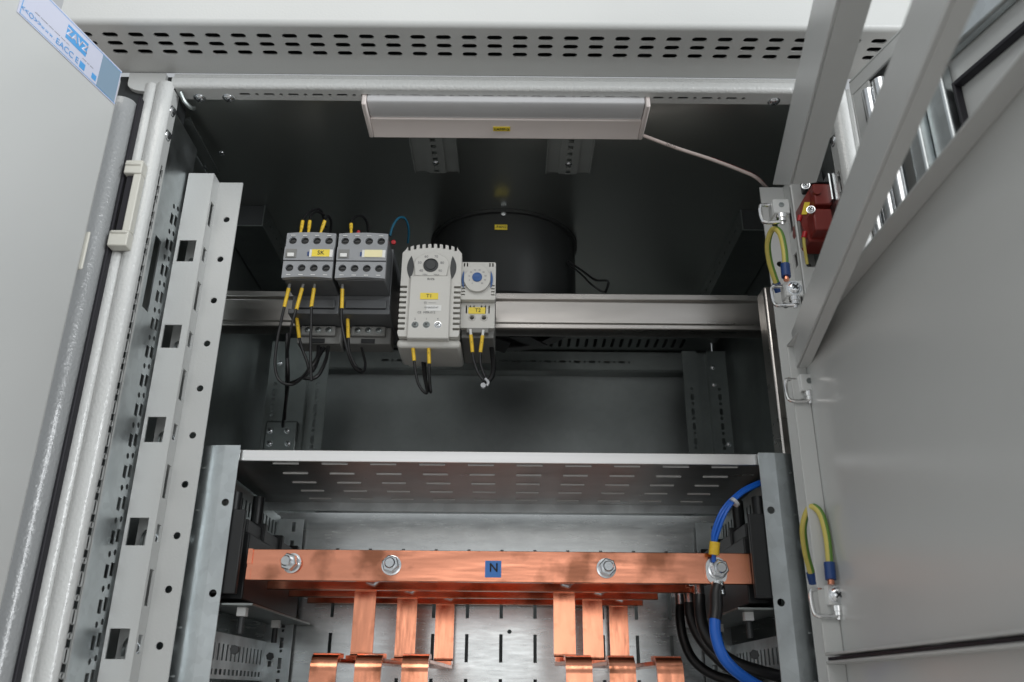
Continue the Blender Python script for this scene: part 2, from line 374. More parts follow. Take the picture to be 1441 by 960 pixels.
# shell
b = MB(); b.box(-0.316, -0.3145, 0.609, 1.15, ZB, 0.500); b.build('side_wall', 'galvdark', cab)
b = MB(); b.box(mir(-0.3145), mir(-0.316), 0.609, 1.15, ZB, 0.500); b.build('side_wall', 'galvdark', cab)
MB().box(-0.314, mir(-0.314), 0.6205, 1.1495, 0.489, 0.4905).build('ceiling_panel', 'ceil', cab)
MB().box(-0.314, mir(-0.314), 1.150, 1.152, ZB, 0.489).build('back_wall', 'backw', cab)
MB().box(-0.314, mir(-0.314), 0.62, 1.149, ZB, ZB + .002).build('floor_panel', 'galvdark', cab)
# ceiling side channels
for f in ((lambda q: q), mir):
    holes = [slot(0.815 + 0.0125 * k, 0.476, 0.0075 if k % 2 else 0.003, 0.003, 4) for k in range(24)]
    s_ = -1 if f(-1) < 0 else 1
    b = MB().sheet([(0.800, 0.462), (1.12, 0.462), (1.12, 0.4885), (0.800, 0.4885)], holes, 0.0012, (f(-0.270), 0, 0), Y, Z, s_)
    x0, x1 = sorted((f(-0.3135), f(-0.2712))); b.box(x0, x1, 0.800, 1.12, 0.462, 0.4632)
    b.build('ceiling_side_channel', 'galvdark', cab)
    MB().box(x0, x1 - 0.0005, 0.8015, 0.8035, 0.4634, 0.4886).build('channel_shade_end', 'dark', cab)  # end cap coloured dark to hold the shade of the channel
# louvred beam at the back, slotted rail and rear uprights
holes = [slot(-0.262 + 0.0122 * k, 1.098, 0.0042, 0.032, 4) for k in range(42)]
b = MB().sheet([(-0.30, 1.07), (0.277, 1.07), (0.277, 1.128), (-0.30, 1.128)], holes, 0.0015, (0, 0, 0.452), X, Y)
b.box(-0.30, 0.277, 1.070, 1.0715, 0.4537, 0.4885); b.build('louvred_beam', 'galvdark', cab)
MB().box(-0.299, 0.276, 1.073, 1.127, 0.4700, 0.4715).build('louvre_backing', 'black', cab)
holes = []; x = -0.18
while x < 0.17: holes.append(slot(x, 0.4345, 0.0098, 0.0034)); holes.append(slot(x + 0.0105, 0.4345, 0.0034, 0.0034, 4)); x += 0.021
b = MB().sheet([(-0.30, 0.4225), (0.277, 0.4225), (0.277, 0.4495), (-0.30, 0.4495)], holes, 0.0012, (0, 1.128, 0), X, Z)
b.box(-0.30, 0.277, 1.129, 1.149, 0.4212, 0.4225); b.build('rear_slotted_rail', 'galvdark', cab)
def upright(xs, y, zt, sl, name='rear_upright'):
    b = MB()
    for i, (x0, x1, dy) in enumerate(xs):
        holes = []; cx = (x0 + x1) / 2
        if i in sl:
            z = 0.14
            while z < zt - 0.055: holes.append(slot(cx, z, 0.0046, 0.0095)); holes.append(circ(cx, z + 0.0110, 0.0023, 8)); z += 0.02
        b.sheet([(x0, 0.02), (x1, 0.02), (x1, zt), (x0, zt)], holes, 0.0014, (0, y + dy, 0), X, Z)
        if i: b.box(x0 - 0.0007, x0 + 0.0007, y + min(dy, xs[i - 1][2]), y + max(dy, xs[i - 1][2]) + 0.0014, 0.02, zt)
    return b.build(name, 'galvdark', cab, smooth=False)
o = upright([(-0.303, -0.284, 0.012), (-0.284, -0.252, 0.0), (-0.252, -0.229, 0.012)], 0.985, 0.408, (0, 2))
for u, v in ((394, 511), (420, 511), (416, 535)): screw(PY(u, v, 0.985), (0, -1, 0), 0.0026, cab, cross=False)
b = MB(); q0 = PY(374, 592, 0.975); q1 = PY(415, 634, 0.975); b.box(q0.x, q1.x, 0.975, 0.9845, 0.250, q0.z); b.build('joint_plate', 'galvdark', cab, bevel=0.002)
for u, v in ((380, 606), (404, 606), (379, 624), (405, 624)): screw(PY(u, v, 0.975), (0, -1, 0), 0.0030, cab)
upright([(0.228, 0.247, 0.0), (0.247, 0.262, 0.010), (0.262, 0.286, 0.0)], 1.06, 0.425, (0, 2))
for u, v in ((1003, 517), (1005, 541), (1026, 625), (1045, 625)): screw(PY(u, v, 1.058), (0, -1, 0), 0.0026, cab, cross=False)
# ceiling perforated channels above the lamp
for cx in (-0.0772, 0.0548):
    b = MB(); holes = [rect(cx, 0.632 + 0.0105 * k, 0.0048, 0.0055) for k in range(10)]
    b.sheet([(cx - 0.0085, 0.622), (cx + 0.0085, 0.622), (cx + 0.0085, 0.7295), (cx - 0.0085, 0.7295)], holes, 0.001, (0, 0, 0.4845), X, Y)
    for sgn in (-1, 1):
        x0, x1 = sorted((cx + sgn * 0.0085, cx + sgn * 0.0225)); b.box(x0, x1, 0.622, 0.7295, 0.4865, 0.4875)
        x0, x1 = sorted((cx + sgn * 0.0085, cx + sgn * 0.0093)); b.box(x0, x1, 0.622, 0.7295, 0.4845, 0.4866)
        x0, x1 = sorted((cx + sgn * 0.0217, cx + sgn * 0.0225)); b.box(x0, x1, 0.622, 0.7295, 0.4835, 0.4866)
    b.build('ceiling_channel', 'chan', cab, smooth=False)
    screw((cx, 0.712, 0.4845), (0, 0, -1), 0.0028, cab, cross=False)
# mounting panel behind the busbars
holes = [rect(-0.0085 + 0.0342 * k, 0.0400 + 0.0417 * r_, 0.0034, 0.0266) for k in range(-5, 6) for r_ in (-5, -4, -3, -2, -1, 0, 1, 2)] + [circ(0.0, 0.0559, 0.0022, 10)]
MB().sheet([(-0.298, -0.28), (0.275, -0.28), (0.275, 0.1735), (-0.298, 0.1735)], holes, 0.0015, (0, 0.900, 0), X, Z, -1).build('slotted_mounting_panel', 'brush', cab)
# side rails and rear perforated strips by the busbars
for f in ((lambda q: q), mir):
    s_ = 1 if f(-1) < 0 else -1
    for zz, mname in ((0.008, 'galv'), (0.132, 'galvdark')):
        holes = [rect(0.69 + 0.0118 * k, zz + 0.021, 0.0042, 0.013) for k in range(17)] + [rect(0.69 + 0.0118 * k, zz + 0.0055, 0.0060, 0.0045) for k in range(17)]
        b = MB().sheet([(0.682, zz), (0.895, zz), (0.895, zz + 0.036), (0.682, zz + 0.036)], holes, 0.0014, (f(-0.241), 0, 0), Y, Z, -s_)
        x0, x1 = sorted((f(-0.2425), f(-0.2600))); b.box(x0, x1, 0.682, 0.895, zz, zz + 0.0014); b.box(x0, x1, 0.682, 0.895, zz + 0.0346, zz + 0.036)
        b.build('slotted_side_rail', mname, cab, smooth=False)
    cx = f(-0.2295); holes = []
    for k in range(14): holes.append(rect(cx + 0.004, -0.09 + 0.019 * k, 0.0040, 0.0100)); 
    for k in range(12): holes.append(circ(cx + 0.004, -0.0785 + 0.019 * k, 0.0015, 8))
    holes.append(rect(cx - 0.005, 0.0235, 0.0055, 0.0055))
    MB().sheet([(cx - 0.014, -0.25), (cx + 0.014, -0.25), (cx + 0.014, 0.165), (cx - 0.014, 0.165)], holes, 0.0014, (0, 0.893, 0), X, Z).build('perforated_strip', 'galv', cab)

# ================================================================== OUTER DOORS
def door_frame(hx, hy, dirv):
    D = Vector(dirv).normalized(); return D, Vector((hx, hy, 0))
# left door
D, H = door_frame(-0.3235, 0.568, (-0.236, -0.972, 0)); NL = Vector((-D.y, D.x, 0)) * 1.0   # points into the opening
if NL.x < 0: NL = -NL
ld = thing('outer_door', 'left outer cabinet door swung wide open, plain light grey inside with white and blue sticker', 'door', tuple(H + Vector((0, 0, ZB))))
LF = lambda p: H + D * p.x + NL * p.y + Z * p.z
MB().box(0.0, 0.52, -0.018, 0.0, ZB, 0.4665, LF).build('door_panel', 'door', ld, bevel=0.004, seg=4)
# rounded rim and hinge side edge
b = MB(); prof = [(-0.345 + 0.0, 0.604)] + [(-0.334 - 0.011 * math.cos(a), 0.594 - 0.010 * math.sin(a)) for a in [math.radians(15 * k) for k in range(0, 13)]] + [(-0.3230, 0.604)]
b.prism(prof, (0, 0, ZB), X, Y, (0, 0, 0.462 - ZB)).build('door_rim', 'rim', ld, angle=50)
MB().box(-0.3226, -0.3198, 0.594, 0.606, ZB, 0.470).build('door_seal', 'rubber', ld, bevel=0.001)
# sticker, lying in the door plane
def LP(u, v): 
    p = PN(u, v, H, NL) - H; return p.dot(D), p.z
stk = [LP(171, 108), LP(163, 146), LP(21, 26), LP(30, -8)]
sx0, sx1 = 0.004, max(stk[2][0], stk[3][0]); zs0 = stk[1][1] - 0.0025; zs1 = zs0 + 0.0335
sk = MB().box(sx0, sx1, 0.0003, 0.0006, zs0, zs1, LF).build('sticker', 'sticker', ld)
TU = -D; TO = lambda s_, z_: H + D * s_ + NL * 0.0006 + Z * z_
b = MB()
for z_ in (zs0 + 0.0012, zs1 - 0.0016): b.box(sx0, sx1 - 0.002, 0.0007, 0.0008, z_ - 0.0002, z_ + 0.0002, LF)
b.box(sx1 - 0.0026, sx1 - 0.002, 0.0007, 0.0008, zs0 + 0.001, zs1 - 0.001, LF)
la, lb_ = LP(121, 73), LP(91, 51); lz0 = zs0 + 0.0155; lz1 = lz0 + 0.0125
b.box(la[0], lb_[0], 0.0007, 0.0008, lz0, lz1, LF)
for u, v, h_ in ((114, 95, 0.0029), (131, 108, 0.0025)):
    q = (LP(u, v)[0], zs0 + 0.0062); b.box(q[0] - h_, q[0] + h_, 0.0007, 0.0008, q[1] - h_, q[1] + h_, LF)
b.build('sticker_print', 'stickblue', sk)
b = MB(); b.box(sx0 + 0.0012, LP(139, 100)[0], 0.00065, 0.00078, zs0 + 0.0016, zs1 - 0.0020, LF); b.build('reflection_patch', 'stickreflect', sk)  # dark patch painted for the reflection at the hinge end
def sk_text(s_, size, u, v, m='stickblue', dz=0.0064, **k):
    q = (LP(u, v)[0], zs0 + dz); text(s_, size, TO(q[0], q[1]), TU, Z, sk, m, lift=0.0003, **k)
text('ZAVZ', 0.0088, TO((la[0] + lb_[0]) / 2, (lz0 + lz1) / 2), TU, Z, sk, 'sticker', bold=0.0002, lift=0.0003)
sk_text('EAC', 0.0072, 85, 70); sk_text('C E', 0.0072, 102, 81); sk_text('w w w . . . .', 0.0042, 69, 56); sk_text('<<O>>', 0.0062, 40, 32)
sk_text('---- ------ ---- ----- ---- ---', 0.0036, 72, 45, 'greyink', 0.0125); sk_text('---- -- ---', 0.0036, 122, 90, 'greyink', 0.0125)
# cream keeper strip on the door edge
b = MB(); b.box(-0.0014, 0.0004, -0.004, 0.0012, 0.290, 0.322, LF); b.build('edge_clip', 'cream', ld, bevel=0.001)
# white latch keeper clip between door and post
cl = thing('latch_clip', 'white plastic latch clip fixed upright beside the left post', 'clip', (-0.312, 0.595, 0.36))
b = MB(); yk = 0.588
def cbox(u0, v0, u1, v1, dy=0.006):
    a = PY(u0, v0, yk); c = PY(u1, v1, yk); b.box(min(a.x, c.x), max(a.x, c.x), yk, yk + dy, min(a.z, c.z), max(a.z, c.z))
zt = PY(184, 225, yk).z; zb = PY(158, 345, yk).z; xr = -0.3035
b.box(xr - 0.0145, xr, yk, yk + 0.010, zt - 0.0125, zt); b.box(xr - 0.0065, xr, yk + 0.001, yk + 0.009, zb + 0.0135, zt - 0.0125)
b.box(xr - 0.0155, xr, yk, yk + 0.010, zb, zb + 0.0135); b.box(xr - 0.0140, xr - 0.001, yk - 0.0015, yk + 0.004, zt - 0.0055, zt - 0.0030); b.box(xr - 0.0140, xr - 0.001, yk - 0.0015, yk + 0.004, zb + 0.0105, zb + 0.0130)
b.build('clip_body', 'cream', cl, bevel=0.001)
MB().box(xr - 0.0125, xr - 0.0067, yk + 0.004, yk + 0.006, zb + 0.014, zt - 0.013).build('clip_slot', 'rubber', cl)
# right door
D2, H2 = door_frame(0.2790, 0.572, (0.27, -0.963, 0)); NR = Vector((-D2.y, D2.x, 0))
if NR.x > 0: NR = -NR
rd = thing('outer_door', 'right outer cabinet door swung wide open, seen through the inner door frame', 'door', tuple(H2 + Vector((0, 0, ZB))))
RF = lambda p: H2 + D2 * p.x + NR * p.y + Z * p.z
MB().box(0.0, 0.50, -0.020, -0.016, ZB, 0.4735, RF).build('door_panel', 'door', rd)
b = MB(); b.box(0.0, 0.50, -0.0158, 0.0, 0.4710, 0.4735, RF); b.box(0.0, 0.50, -0.0025, 0.0, 0.4580, 0.4708, RF)
b.box(0.0, 0.0025, -0.0158, 0.0, ZB, 0.4705, RF); b.box(0.0027, 0.022, -0.0025, 0.0, ZB, 0.4578, RF); b.build('door_rim', 'paint', rd, bevel=0.0008)
b = MB(); b.box(0.0885, 0.0910, -0.0158, -0.0090, ZB, 0.404, RF); b.box(0.0910, 0.50, -0.0158, -0.0090, 0.4000, 0.404, RF); b.build('door_seal', 'rubber', rd, bevel=0.001)
b = MB(); b.box(0.052, 0.066, -0.0155, 0.004, ZB, 0.425, RF); b.box(0.0662, 0.086, -0.0155, -0.004, ZB, 0.425, RF)
b.box(0.0025, 0.50, -0.0155, -0.006, 0.4260, 0.4560, RF); b.build('stiffener', 'galv', rd, bevel=0.0025, seg=3)
b = MB()
for s_, zt_ in ((0.013, 0.352), (0.028, 0.440), (0.041, 0.440)):
    b.cyl(RF(Vector((s_, 0.007, ZB))), RF(Vector((s_, 0.007, zt_))), 0.0058, 20)
b.build('locking_rod', 'zinc', rd)
b = MB(); b.lathe(RF(Vector((0.016, 0.007, 0.352))), Z, [(0.0063, 0), (0.0063, 0.003), (0.004, 0.0032), (0.004, 0.02)], 20); b.build('rod_collar', 'galv', rd)
# ================================================================== MOUNTING BRACKETS left and right
def bracket(f, lab, group):
    t = thing('perforated_bracket', lab, 'bracket', (f(-0.284), 0.66, ZB), group)
    sgn = 1 if f(-1) < 0 else -1
    zs = [PY(u, v, 0.66).z for u, v in ((267, 353), (241, 473), (219, 606), (198, 749), (172, 906))]
    pitch = (zs[0] - zs[-1]) / 4; z0 = zs[0]
    cx = f(-0.2868)
    holes = [rect(cx, z0 - pitch * k, 0.0150, 0.0212) for k in range(8) if z0 - pitch * k > ZB + 0.03]
    x0, x1 = sorted((f(-0.2967), f(-0.2736)))
    MB().sheet([(x0, ZB), (x1, ZB), (x1, 0.436), (x0, 0.436)], holes, 0.0014, (0, 0.660, 0), X, Z, -1).build('front_face', 'paint', t)
    holes = []
    for k in range(8):
        z = z0 - pitch * k
        if z > ZB + 0.06: holes.append(rect(0.668, z, 0.0085, 0.0135)); holes.append(rect(0.668, z - pitch / 2, 0.0085, 0.027))
    holes.append(rect(0.668, z0 + 0.041, 0.0085, 0.024))
    MB().sheet([(0.6616, ZB), (0.675, ZB), (0.675, 0.436), (0.6616, 0.436)], holes, 0.0014, (f(-0.2736), 0, 0), Y, Z, -sgn).build('web', 'paint', t)
    zh = [PY(326, 309, 0.675).z, PY(235, 909, 0.675).z]; p2 = (zh[0] - zh[1]) / 9; holes = []
    k = 0
    while zh[0] - p2 * k > ZB + 0.01: holes.append(circ(f(-0.2617), zh[0] - p2 * k, 0.0029)); k += 1
    x0, x1 = sorted((f(-0.2750), f(-0.2517)))
    MB().sheet([(x0, ZB), (x1, ZB), (x1, 0.436), (x0, 0.436)], holes, 0.0014, (0, 0.6752, 0), X, Z, -1).build('flange', 'paint', t)
    x0, x1 = sorted((f(-0.2970), f(-0.2760)))
    MB().box(x0, x1, 0.684, 0.6855, ZB, 0.425).build('rear_web', 'paint', t)
    for k in range(7):
        z = z0 - pitch * k
        screw((f(-0.2835), 0.6835, z - 0.002), (0, -1, 0), 0.0036, t, cross=False)
        b = MB(); b.tube([(f(-0.290), 0.6835, z + 0.004), (f(-0.2885), 0.676, z - 0.001), (f(-0.2885), 0.676, z - 0.008)], 0.0013, 8); b.build('spring_hook', 'galvdark', t)
    return t
bracket(lambda q: q, 'grey perforated upright bracket with square holes, left of the shelf', 'perforated bracket pair')
bracket(mir, 'grey upright bracket carrying the hinges, right of the shelf', 'perforated bracket pair')
# galvanised cover plates
def cover(f, lab, hs, ztop):
    prof = [(-0.2780, 0.6990), (-0.2690, 0.6915), (-0.2590, 0.6855), (-0.2490, 0.6818), (-0.2410, 0.6804), (-0.2350, 0.6800), (-0.2228, 0.6800)] if f(-1) < 0 else \
           [(-0.2790, 0.6990), (-0.2690, 0.6915), (-0.2610, 0.6870), (-0.2530, 0.6828), (-0.2450, 0.6806), (-0.2390, 0.6800), (-0.2255, 0.6800)]
    # a shallow curved plate: outline in plan, swept up; drilled holes are real
    t = 0.0013; full = [(f(a), c) for a, c in prof] + [(f(a), c + t) for a, c in reversed(prof)]
    b = MB(); flat0 = prof[5][0]
    curved = [(f(a), c) for a, c in prof[:6]] + [(f(a), c + t) for a, c in reversed(prof[:6])]
    b.prism(curved, (0, 0, ZB), X, Y, (0, 0, ztop - ZB))
    x0, x1 = sorted((f(flat0), f(prof[-1][0])))
    a0 = PY(*hs[0], 0.68); a1 = PY(*hs[1], 0.68); pz = a0.z - a1.z
    holes = [circ(a0.x, a0.z - pz * k, 0.0030) for k in range(6) if a0.z - pz * k > ZB + .02]
    b.sheet([(x0, ZB), (x1, ZB), (x1, ztop), (x0, ztop)], holes, t, (0, 0.6800, 0), X, Z, -1)
    return tag(b.build('cover_plate', 'galv', None), lab, 'plate', 'galvanised cover plates')
cover(lambda q: q, 'galvanised cover plate with round holes, left of the copper bars', ((317, 707), (302, 835)), 0.186)
cover(mir, 'galvanised cover plate with round holes, right of the blue cables', ((1085, 718), (1097, 848)), 0.1835)

# ================================================================== INNER DOORS
# lower tray doors
def tray(z0, z1, lab):
    xp, xr_, yh = 0.2222, 0.2095, 0.600; yn = 0.10
    t = thing('inner_door', lab, 'door', (xp, yh, z0), 'blank grey inner doors on the right')
    MB().box(xp, xp + 0.0016, yn, yh, z0, z1).build('door_panel', 'door', t)
    b = MB(); b.box(xr_, xp - 0.0002, yn, yh, z1 - 0.0016, z1); b.box(xr_, xp - 0.0002, yn, yh, z0, z0 + 0.0016)
    b.box(xr_, xp - 0.0002, yh - 0.0016, yh, z0 + 0.0018, z1 - 0.0018)
    b.build('door_rim', 'paint', t, bevel=0.0006)
    return t
t1 = tray(0.0238, 0.2465, 'upper blank grey inner door opened flat at the right, with hinges and earth wire')
t2 = tray(-0.2000, 0.0205, 'blank grey inner door below the seam at bottom right')
MB().box(0.2112, 0.2236, 0.10, 0.5995, 0.0209, 0.0229).build('door_seal', 'rubber', t2)  # added black strip, standing in for shade in the gap
# frame door with opening
D3 = Vector((-0.165, -1, 0)).normalized(); H3 = Vector((0.2146, 0.600, 0)); N3 = Vector((1, -0.165, 0)).normalized()
GF = lambda p: H3 + D3 * p.x + N3 * p.y + Z * p.z
fd = thing('inner_frame_door', 'grey inner door frame with long open cut-out, swung toward the viewer', 'door', tuple(H3 + Vector((0, 0, 0.2273))))
Ln = 0.46
b = MB(); b.prism([(0, 0.390), (0.067, 0.347), (Ln, 0.347), (Ln, 0.390)], H3, D3, Z, N3 * 0.0015); b.box(0.067, Ln, 0.0017, 0.0190, 0.347, 0.3485, GF); b.box(0.067, Ln, 0.0175, 0.019, 0.3487, 0.392, GF)
b.build('top_bar', 'paint', fd, bevel=0.0005)
b = MB(); b.box(0, Ln, 0, 0.0015, 0.2273, 0.2575, GF); b.box(0, Ln, 0.0017, 0.0098, 0.2273, 0.2288, GF); b.box(0, Ln, 0.0083, 0.0098, 0.2290, 0.240, GF)
b.build('bottom_bar', 'paint', fd, bevel=0.0005)
b = MB(); b.box(0.0, 0.004, 0.0130, 0.0145, 0.2577, 0.386, GF); b.box(Ln - 0.04, Ln, 0, 0.0015, 0.2577, 0.3468, GF); b.build('end_bar', 'paint', fd, bevel=0.0005)
# hinges
def hinge(u, v, lab, cable):
    p = PY(u, v, 0.597); t = thing('hinge', lab, 'hinge', tuple(p), 'inner door hinges')
    b = MB(); h = 0.0066; b.box(p.x - h, p.x + h, 0.5935, 0.5965, p.z - h, p.z + h); b.box(p.x - h, p.x - h + 0.0018, 0.5967, 0.607, p.z - h, p.z + h)
    b.build('hinge_block', 'hingeblk', t, bevel=0.0008)
    b = MB(); xl = p.x - 0.0160
    b.tube([(p.x - 0.002, 0.600, p.z + 0.0038), (xl + 0.003, 0.5995, p.z + 0.0042), (xl, 0.599, p.z + 0.0015), (xl, 0.598, p.z - 0.0095), (xl + 0.003, 0.597, p.z - 0.0135), (p.x - 0.001, 0.596, p.z - 0.0135)], 0.0015, 10)
    b.build('wire_loop', 'chrome', t)
    b = MB(); b.lathe((p.x, 0.5965, p.z - 0.0068), (0, 0, -1), [(0.0042, 0), (0.0042, 0.0035), (0.0033, 0.0037), (0.0033, 0.0062), (0.0018, 0.0068), (0.0018, 0.0090)], 16); b.build('hinge_pin', 'chrome', t)
    if cable: screw((p.x, 0.5935, p.z), (0, -1, 0), 0.0050, t)
    else:
        b = MB(); b.lathe((p.x, 0.5935, p.z + 0.001), (0, -1, 0), [(0.0022, 0), (0.0022, 0.0006), (0.0012, 0.0006), (0.0012, 0.0001)], 14); b.build('rivet', 'galvdark', t)
    return p
hp = [hinge(1098, 293, 'topmost hinge block with bare hole, level with the red switch', False),
      hinge(1116, 408, 'hinge with big screw and earth wire just under the red switch', True),
      hinge(1137, 540, 'hinge block with plain rivet on the blank inner door', False),
      hinge(1176, 838, 'lowest hinge with screw and earth wire near the door seam', True)]
def earth(pts, lab, lug_i):
    t = thing('earth_wire', lab, 'wire', tuple(pts[0]), 'green and yellow earth wires')
    b = MB(); b.tube(pts, 0.0022, 12, 8); o = b.build('insulation', 'yel_ins', t)
    off = Vector((0.0009, -0.0006, 0.0003)); b = MB(); b.tube([Vector(q) + off for q in pts], 0.00185, 12, 8); b.build('green_stripe', 'green', t)
    a, c = Vector(pts[-1]), Vector(pts[-2]); d_ = (a - c).normalized()
    b = MB(); b.cyl(a - d_ * 0.001, a + d_ * 0.0105, 0.0037, 14); b.build('crimp_sleeve', 'navy', t)
    b = MB(); e = a + d_ * 0.0107; b.cyl(e, e + d_ * 0.003, 0.0022, 12); b.build('copper_end', 'copper', t)
    a, c = Vector(pts[0]), Vector(pts[1]); d_ = (a - c).normalized()
    b = MB(); b.cyl(a, a + d_ * 0.008, 0.0034, 14); b.build('crimp_sleeve', 'navy', t)
    return t
earth([PY(1092, 398, 0.640), PY(1083, 370, 0.630), PY(1080, 343, 0.618), PY(1087, 323, 0.606), PY(1097, 328, 0.598), PY(1103, 350, 0.594), PY(1105, 374, 0.592)],
      'green and yellow earth wire looping above the hinge beside the red switch', 0)
earth([PY(1141, 806, 0.630), PY(1133, 775, 0.622), PY(1130, 740, 0.610), PY(1140, 714, 0.600), PY(1154, 723, 0.596), PY(1163, 755, 0.593), PY(1167, 794, 0.591)],
      'green and yellow earth wire looping beside the lower inner door', 0)
# upright aluminium profile at the rail end
b = MB(); a0 = PY(1077, 410, 0.715); a1 = PY(1091, 410, 0.715)
b.box(0.2338, 0.2445, 0.712, 0.735, 0.02, 0.352)
tag(b.build('aluminium_upright', 'alurail', None, bevel=0.0025, seg=3), 'upright aluminium bar at the right end of the device rail', 'profile')

# ================================================================== LAMP
lamp = thing('cabinet_lamp', 'long flat white cabinet lamp, switched off, under the top rail', 'lamp', (-0.0085, 0.632, 0.489))
xl, xr = -0.1300, 0.1155
b = MB(); pr = [(0.6385, 0.488), (0.6385, 0.4785)] + [(0.6350 + 0.020 * 0, 0.478)]
b = MB(); b.prism([(0.6335, 0.4880), (0.6335, 0.4780), (0.6550, 0.4774), (0.6575, 0.4762), (0.6590, 0.4762), (0.6590, 0.4880)], (xl, 0, 0), Y, Z, (xr - xl, 0, 0)); b.build('lamp_body', 'lampbody', lamp, bevel=0.0006)
b = MB(); arc = [(0.6215 + 0.0110 * math.cos(a), 0.4806 - 0.0018 * math.sin(a)) for a in [math.radians(180 - 15 * k) for k in range(0, 13)]]
b.prism([(0.6105, 0.4880)] + arc + [(0.6333, 0.4800), (0.6333, 0.4880)], (xl + 0.0005, 0, 0), Y, Z, (xr - xl - 0.001, 0, 0)); b.build('diffuser', 'diffuser', lamp, angle=50)
for x0, x1 in ((xl - 0.0045, xl - 0.0002), (xr + 0.0002, xr + 0.0045)):
    b = MB(); b.box(x0, x1, 0.6100, 0.6595, 0.4760, 0.4885); b.build('end_cap', 'lampbody', lamp, bevel=0.0012)
q = PZ(706, 181, 0.4776); b = MB(); b.box(q.x - 0.0078, q.x + 0.0078, q.y - 0.0030, q.y + 0.0030, 0.4768, 0.4774); lb = b.build('lamp_label', 'yellowlab', lamp)
text('LAMP-2', 0.0042, (q.x, q.y, 0.4768), X, Y * -1, lb) if False else text('LAMP-2', 0.0042, (q.x, q.y, 0.4768), X, -Y, lb)
b = MB(); pts = [(0.1205, 0.655, 0.478), PY(932, 201, 0.655), PY(960, 211, 0.657), PY(1000, 224, 0.660), PY(1040, 239, 0.664), PY(1064, 250, 0.667), PY(1080, 266, 0.690)]
b.tube(pts, 0.0016, 10, 8); ob = b.build('sheath', 'lead', None)
lc = thing('lamp_cable', 'flat pale lamp lead with red stripe sagging from the lamp to the right', 'cable', tuple(ob.location)); ob.parent = lc; ob.location = (0, 0, 0)
b = MB(); b.tube([Vector(p) + Vector((0.0006, 0.0003, 0.0012)) for p in pts[3:]], 0.0009, 8, 8); b.build('red_core', 'redbright', lc)
q = PY(945, 206, 0.6535); text('2x0.75', 0.0035, PY(944, 205, 0.6530), Vector((0.95, 0, -0.32)), Vector((0.32, -0.3, 0.9)), lc)

# ================================================================== FAN
fx, fy = -0.0105, 0.890
fan = thing('roof_fan', 'round black roof fan hanging from the ceiling with a yellow label', 'fan', (fx, fy, 0.489))
b = MB(); b.lathe((fx, fy, 0.4888), (0, 0, -1), [(0.0865, 0), (0.0865, 0.004), (0.0838, 0.0045), (0.0838, 0.098), (0.081, 0.1015), (0.066, 0.102), (0.065, 0.096), (0.0, 0.096)], 64)
b.build('fan_housing', 'fanblk', fan, angle=30)
b = MB(); b.lathe((fx, fy, 0.3925), (0, 0, -1), [(0.030, 0), (0.030, 0.006), (0.026, 0.008), (0, 0.008)], 40)
for k in range(7):
    a = k * 2 * math.pi / 7; d_ = Vector((math.cos(a), math.sin(a), 0)); e_ = Vector((-math.sin(a), math.cos(a), 0))
    b.box(0.030, 0.0635, -0.016, 0.016, -0.009, -0.0075, lambda p, d_=d_, e_=e_: Vector((fx, fy, 0.3915)) + d_ * p.x + e_ * p.y + Z * (p.z + p.y * 0.25))
b.build('fan_rotor', 'dark', fan)
MB().tube([(fx + 0.062 * math.cos(a), fy + 0.062 * math.sin(a), 0.3855) for a in [math.radians(10 * k) for k in range(37)]], 0.0012, 8, 0).build('guard_ring', 'black', fan)
q = PY(705, 320, 0.8055); b = MB(); b.box(q.x - 0.0068, q.x + 0.0068, 0.8051, 0.8057, q.z - 0.0031, q.z + 0.0031); lb = b.build('fan_label', 'yellowlab', fan)
text('-FAN2', 0.0045, (q.x, 0.8051, q.z), X, Z, lb)
screw((-0.0105, 0.8045, 0.4830), (0, -1, 0), 0.0022, fan, cross=False)
b = MB(); b.tube([(0.062, 0.842, 0.445), PY(822, 383, 0.83), PY(838, 394, 0.80), PY(856, 396, 0.79), PY(852, 412, 0.80)], 0.0012, 8)
tag(b.build('fan_lead', 'cable', None), 'upper thin black lead hanging from the round fan above the rail', 'wire')
b = MB(); b.tube([(0.061, 0.842, 0.443), PY(818, 386, 0.83), PY(832, 400, 0.80), PY(850, 411, 0.80), PY(856, 398, 0.79)], 0.0011, 8)
tag(b.build('fan_lead', 'cable', None), 'lower thin black lead hanging from the round fan above the rail', 'wire')

# ================================================================== DEVICE RAIL
b = MB(); y0 = 0.790
prof = [(y0, 0.3802), (y0, 0.3735), (y0 + 0.0035, 0.3720), (y0 + 0.0035, 0.3480), (y0 - 0.0008, 0.3455), (y0 - 0.0008, 0.3405), (y0 + 0.004, 0.3390), (y0 + 0.018, 0.3390), (y0 + 0.018, 0.3802)]
b.prism(prof, (-0.3000, 0, 0), Y, Z, (0.5640, 0, 0))
tag(b.build('device_rail', 'alurail', None, bevel=0.0008), 'aluminium mounting rail running across the cabinet behind the devices', 'rail')

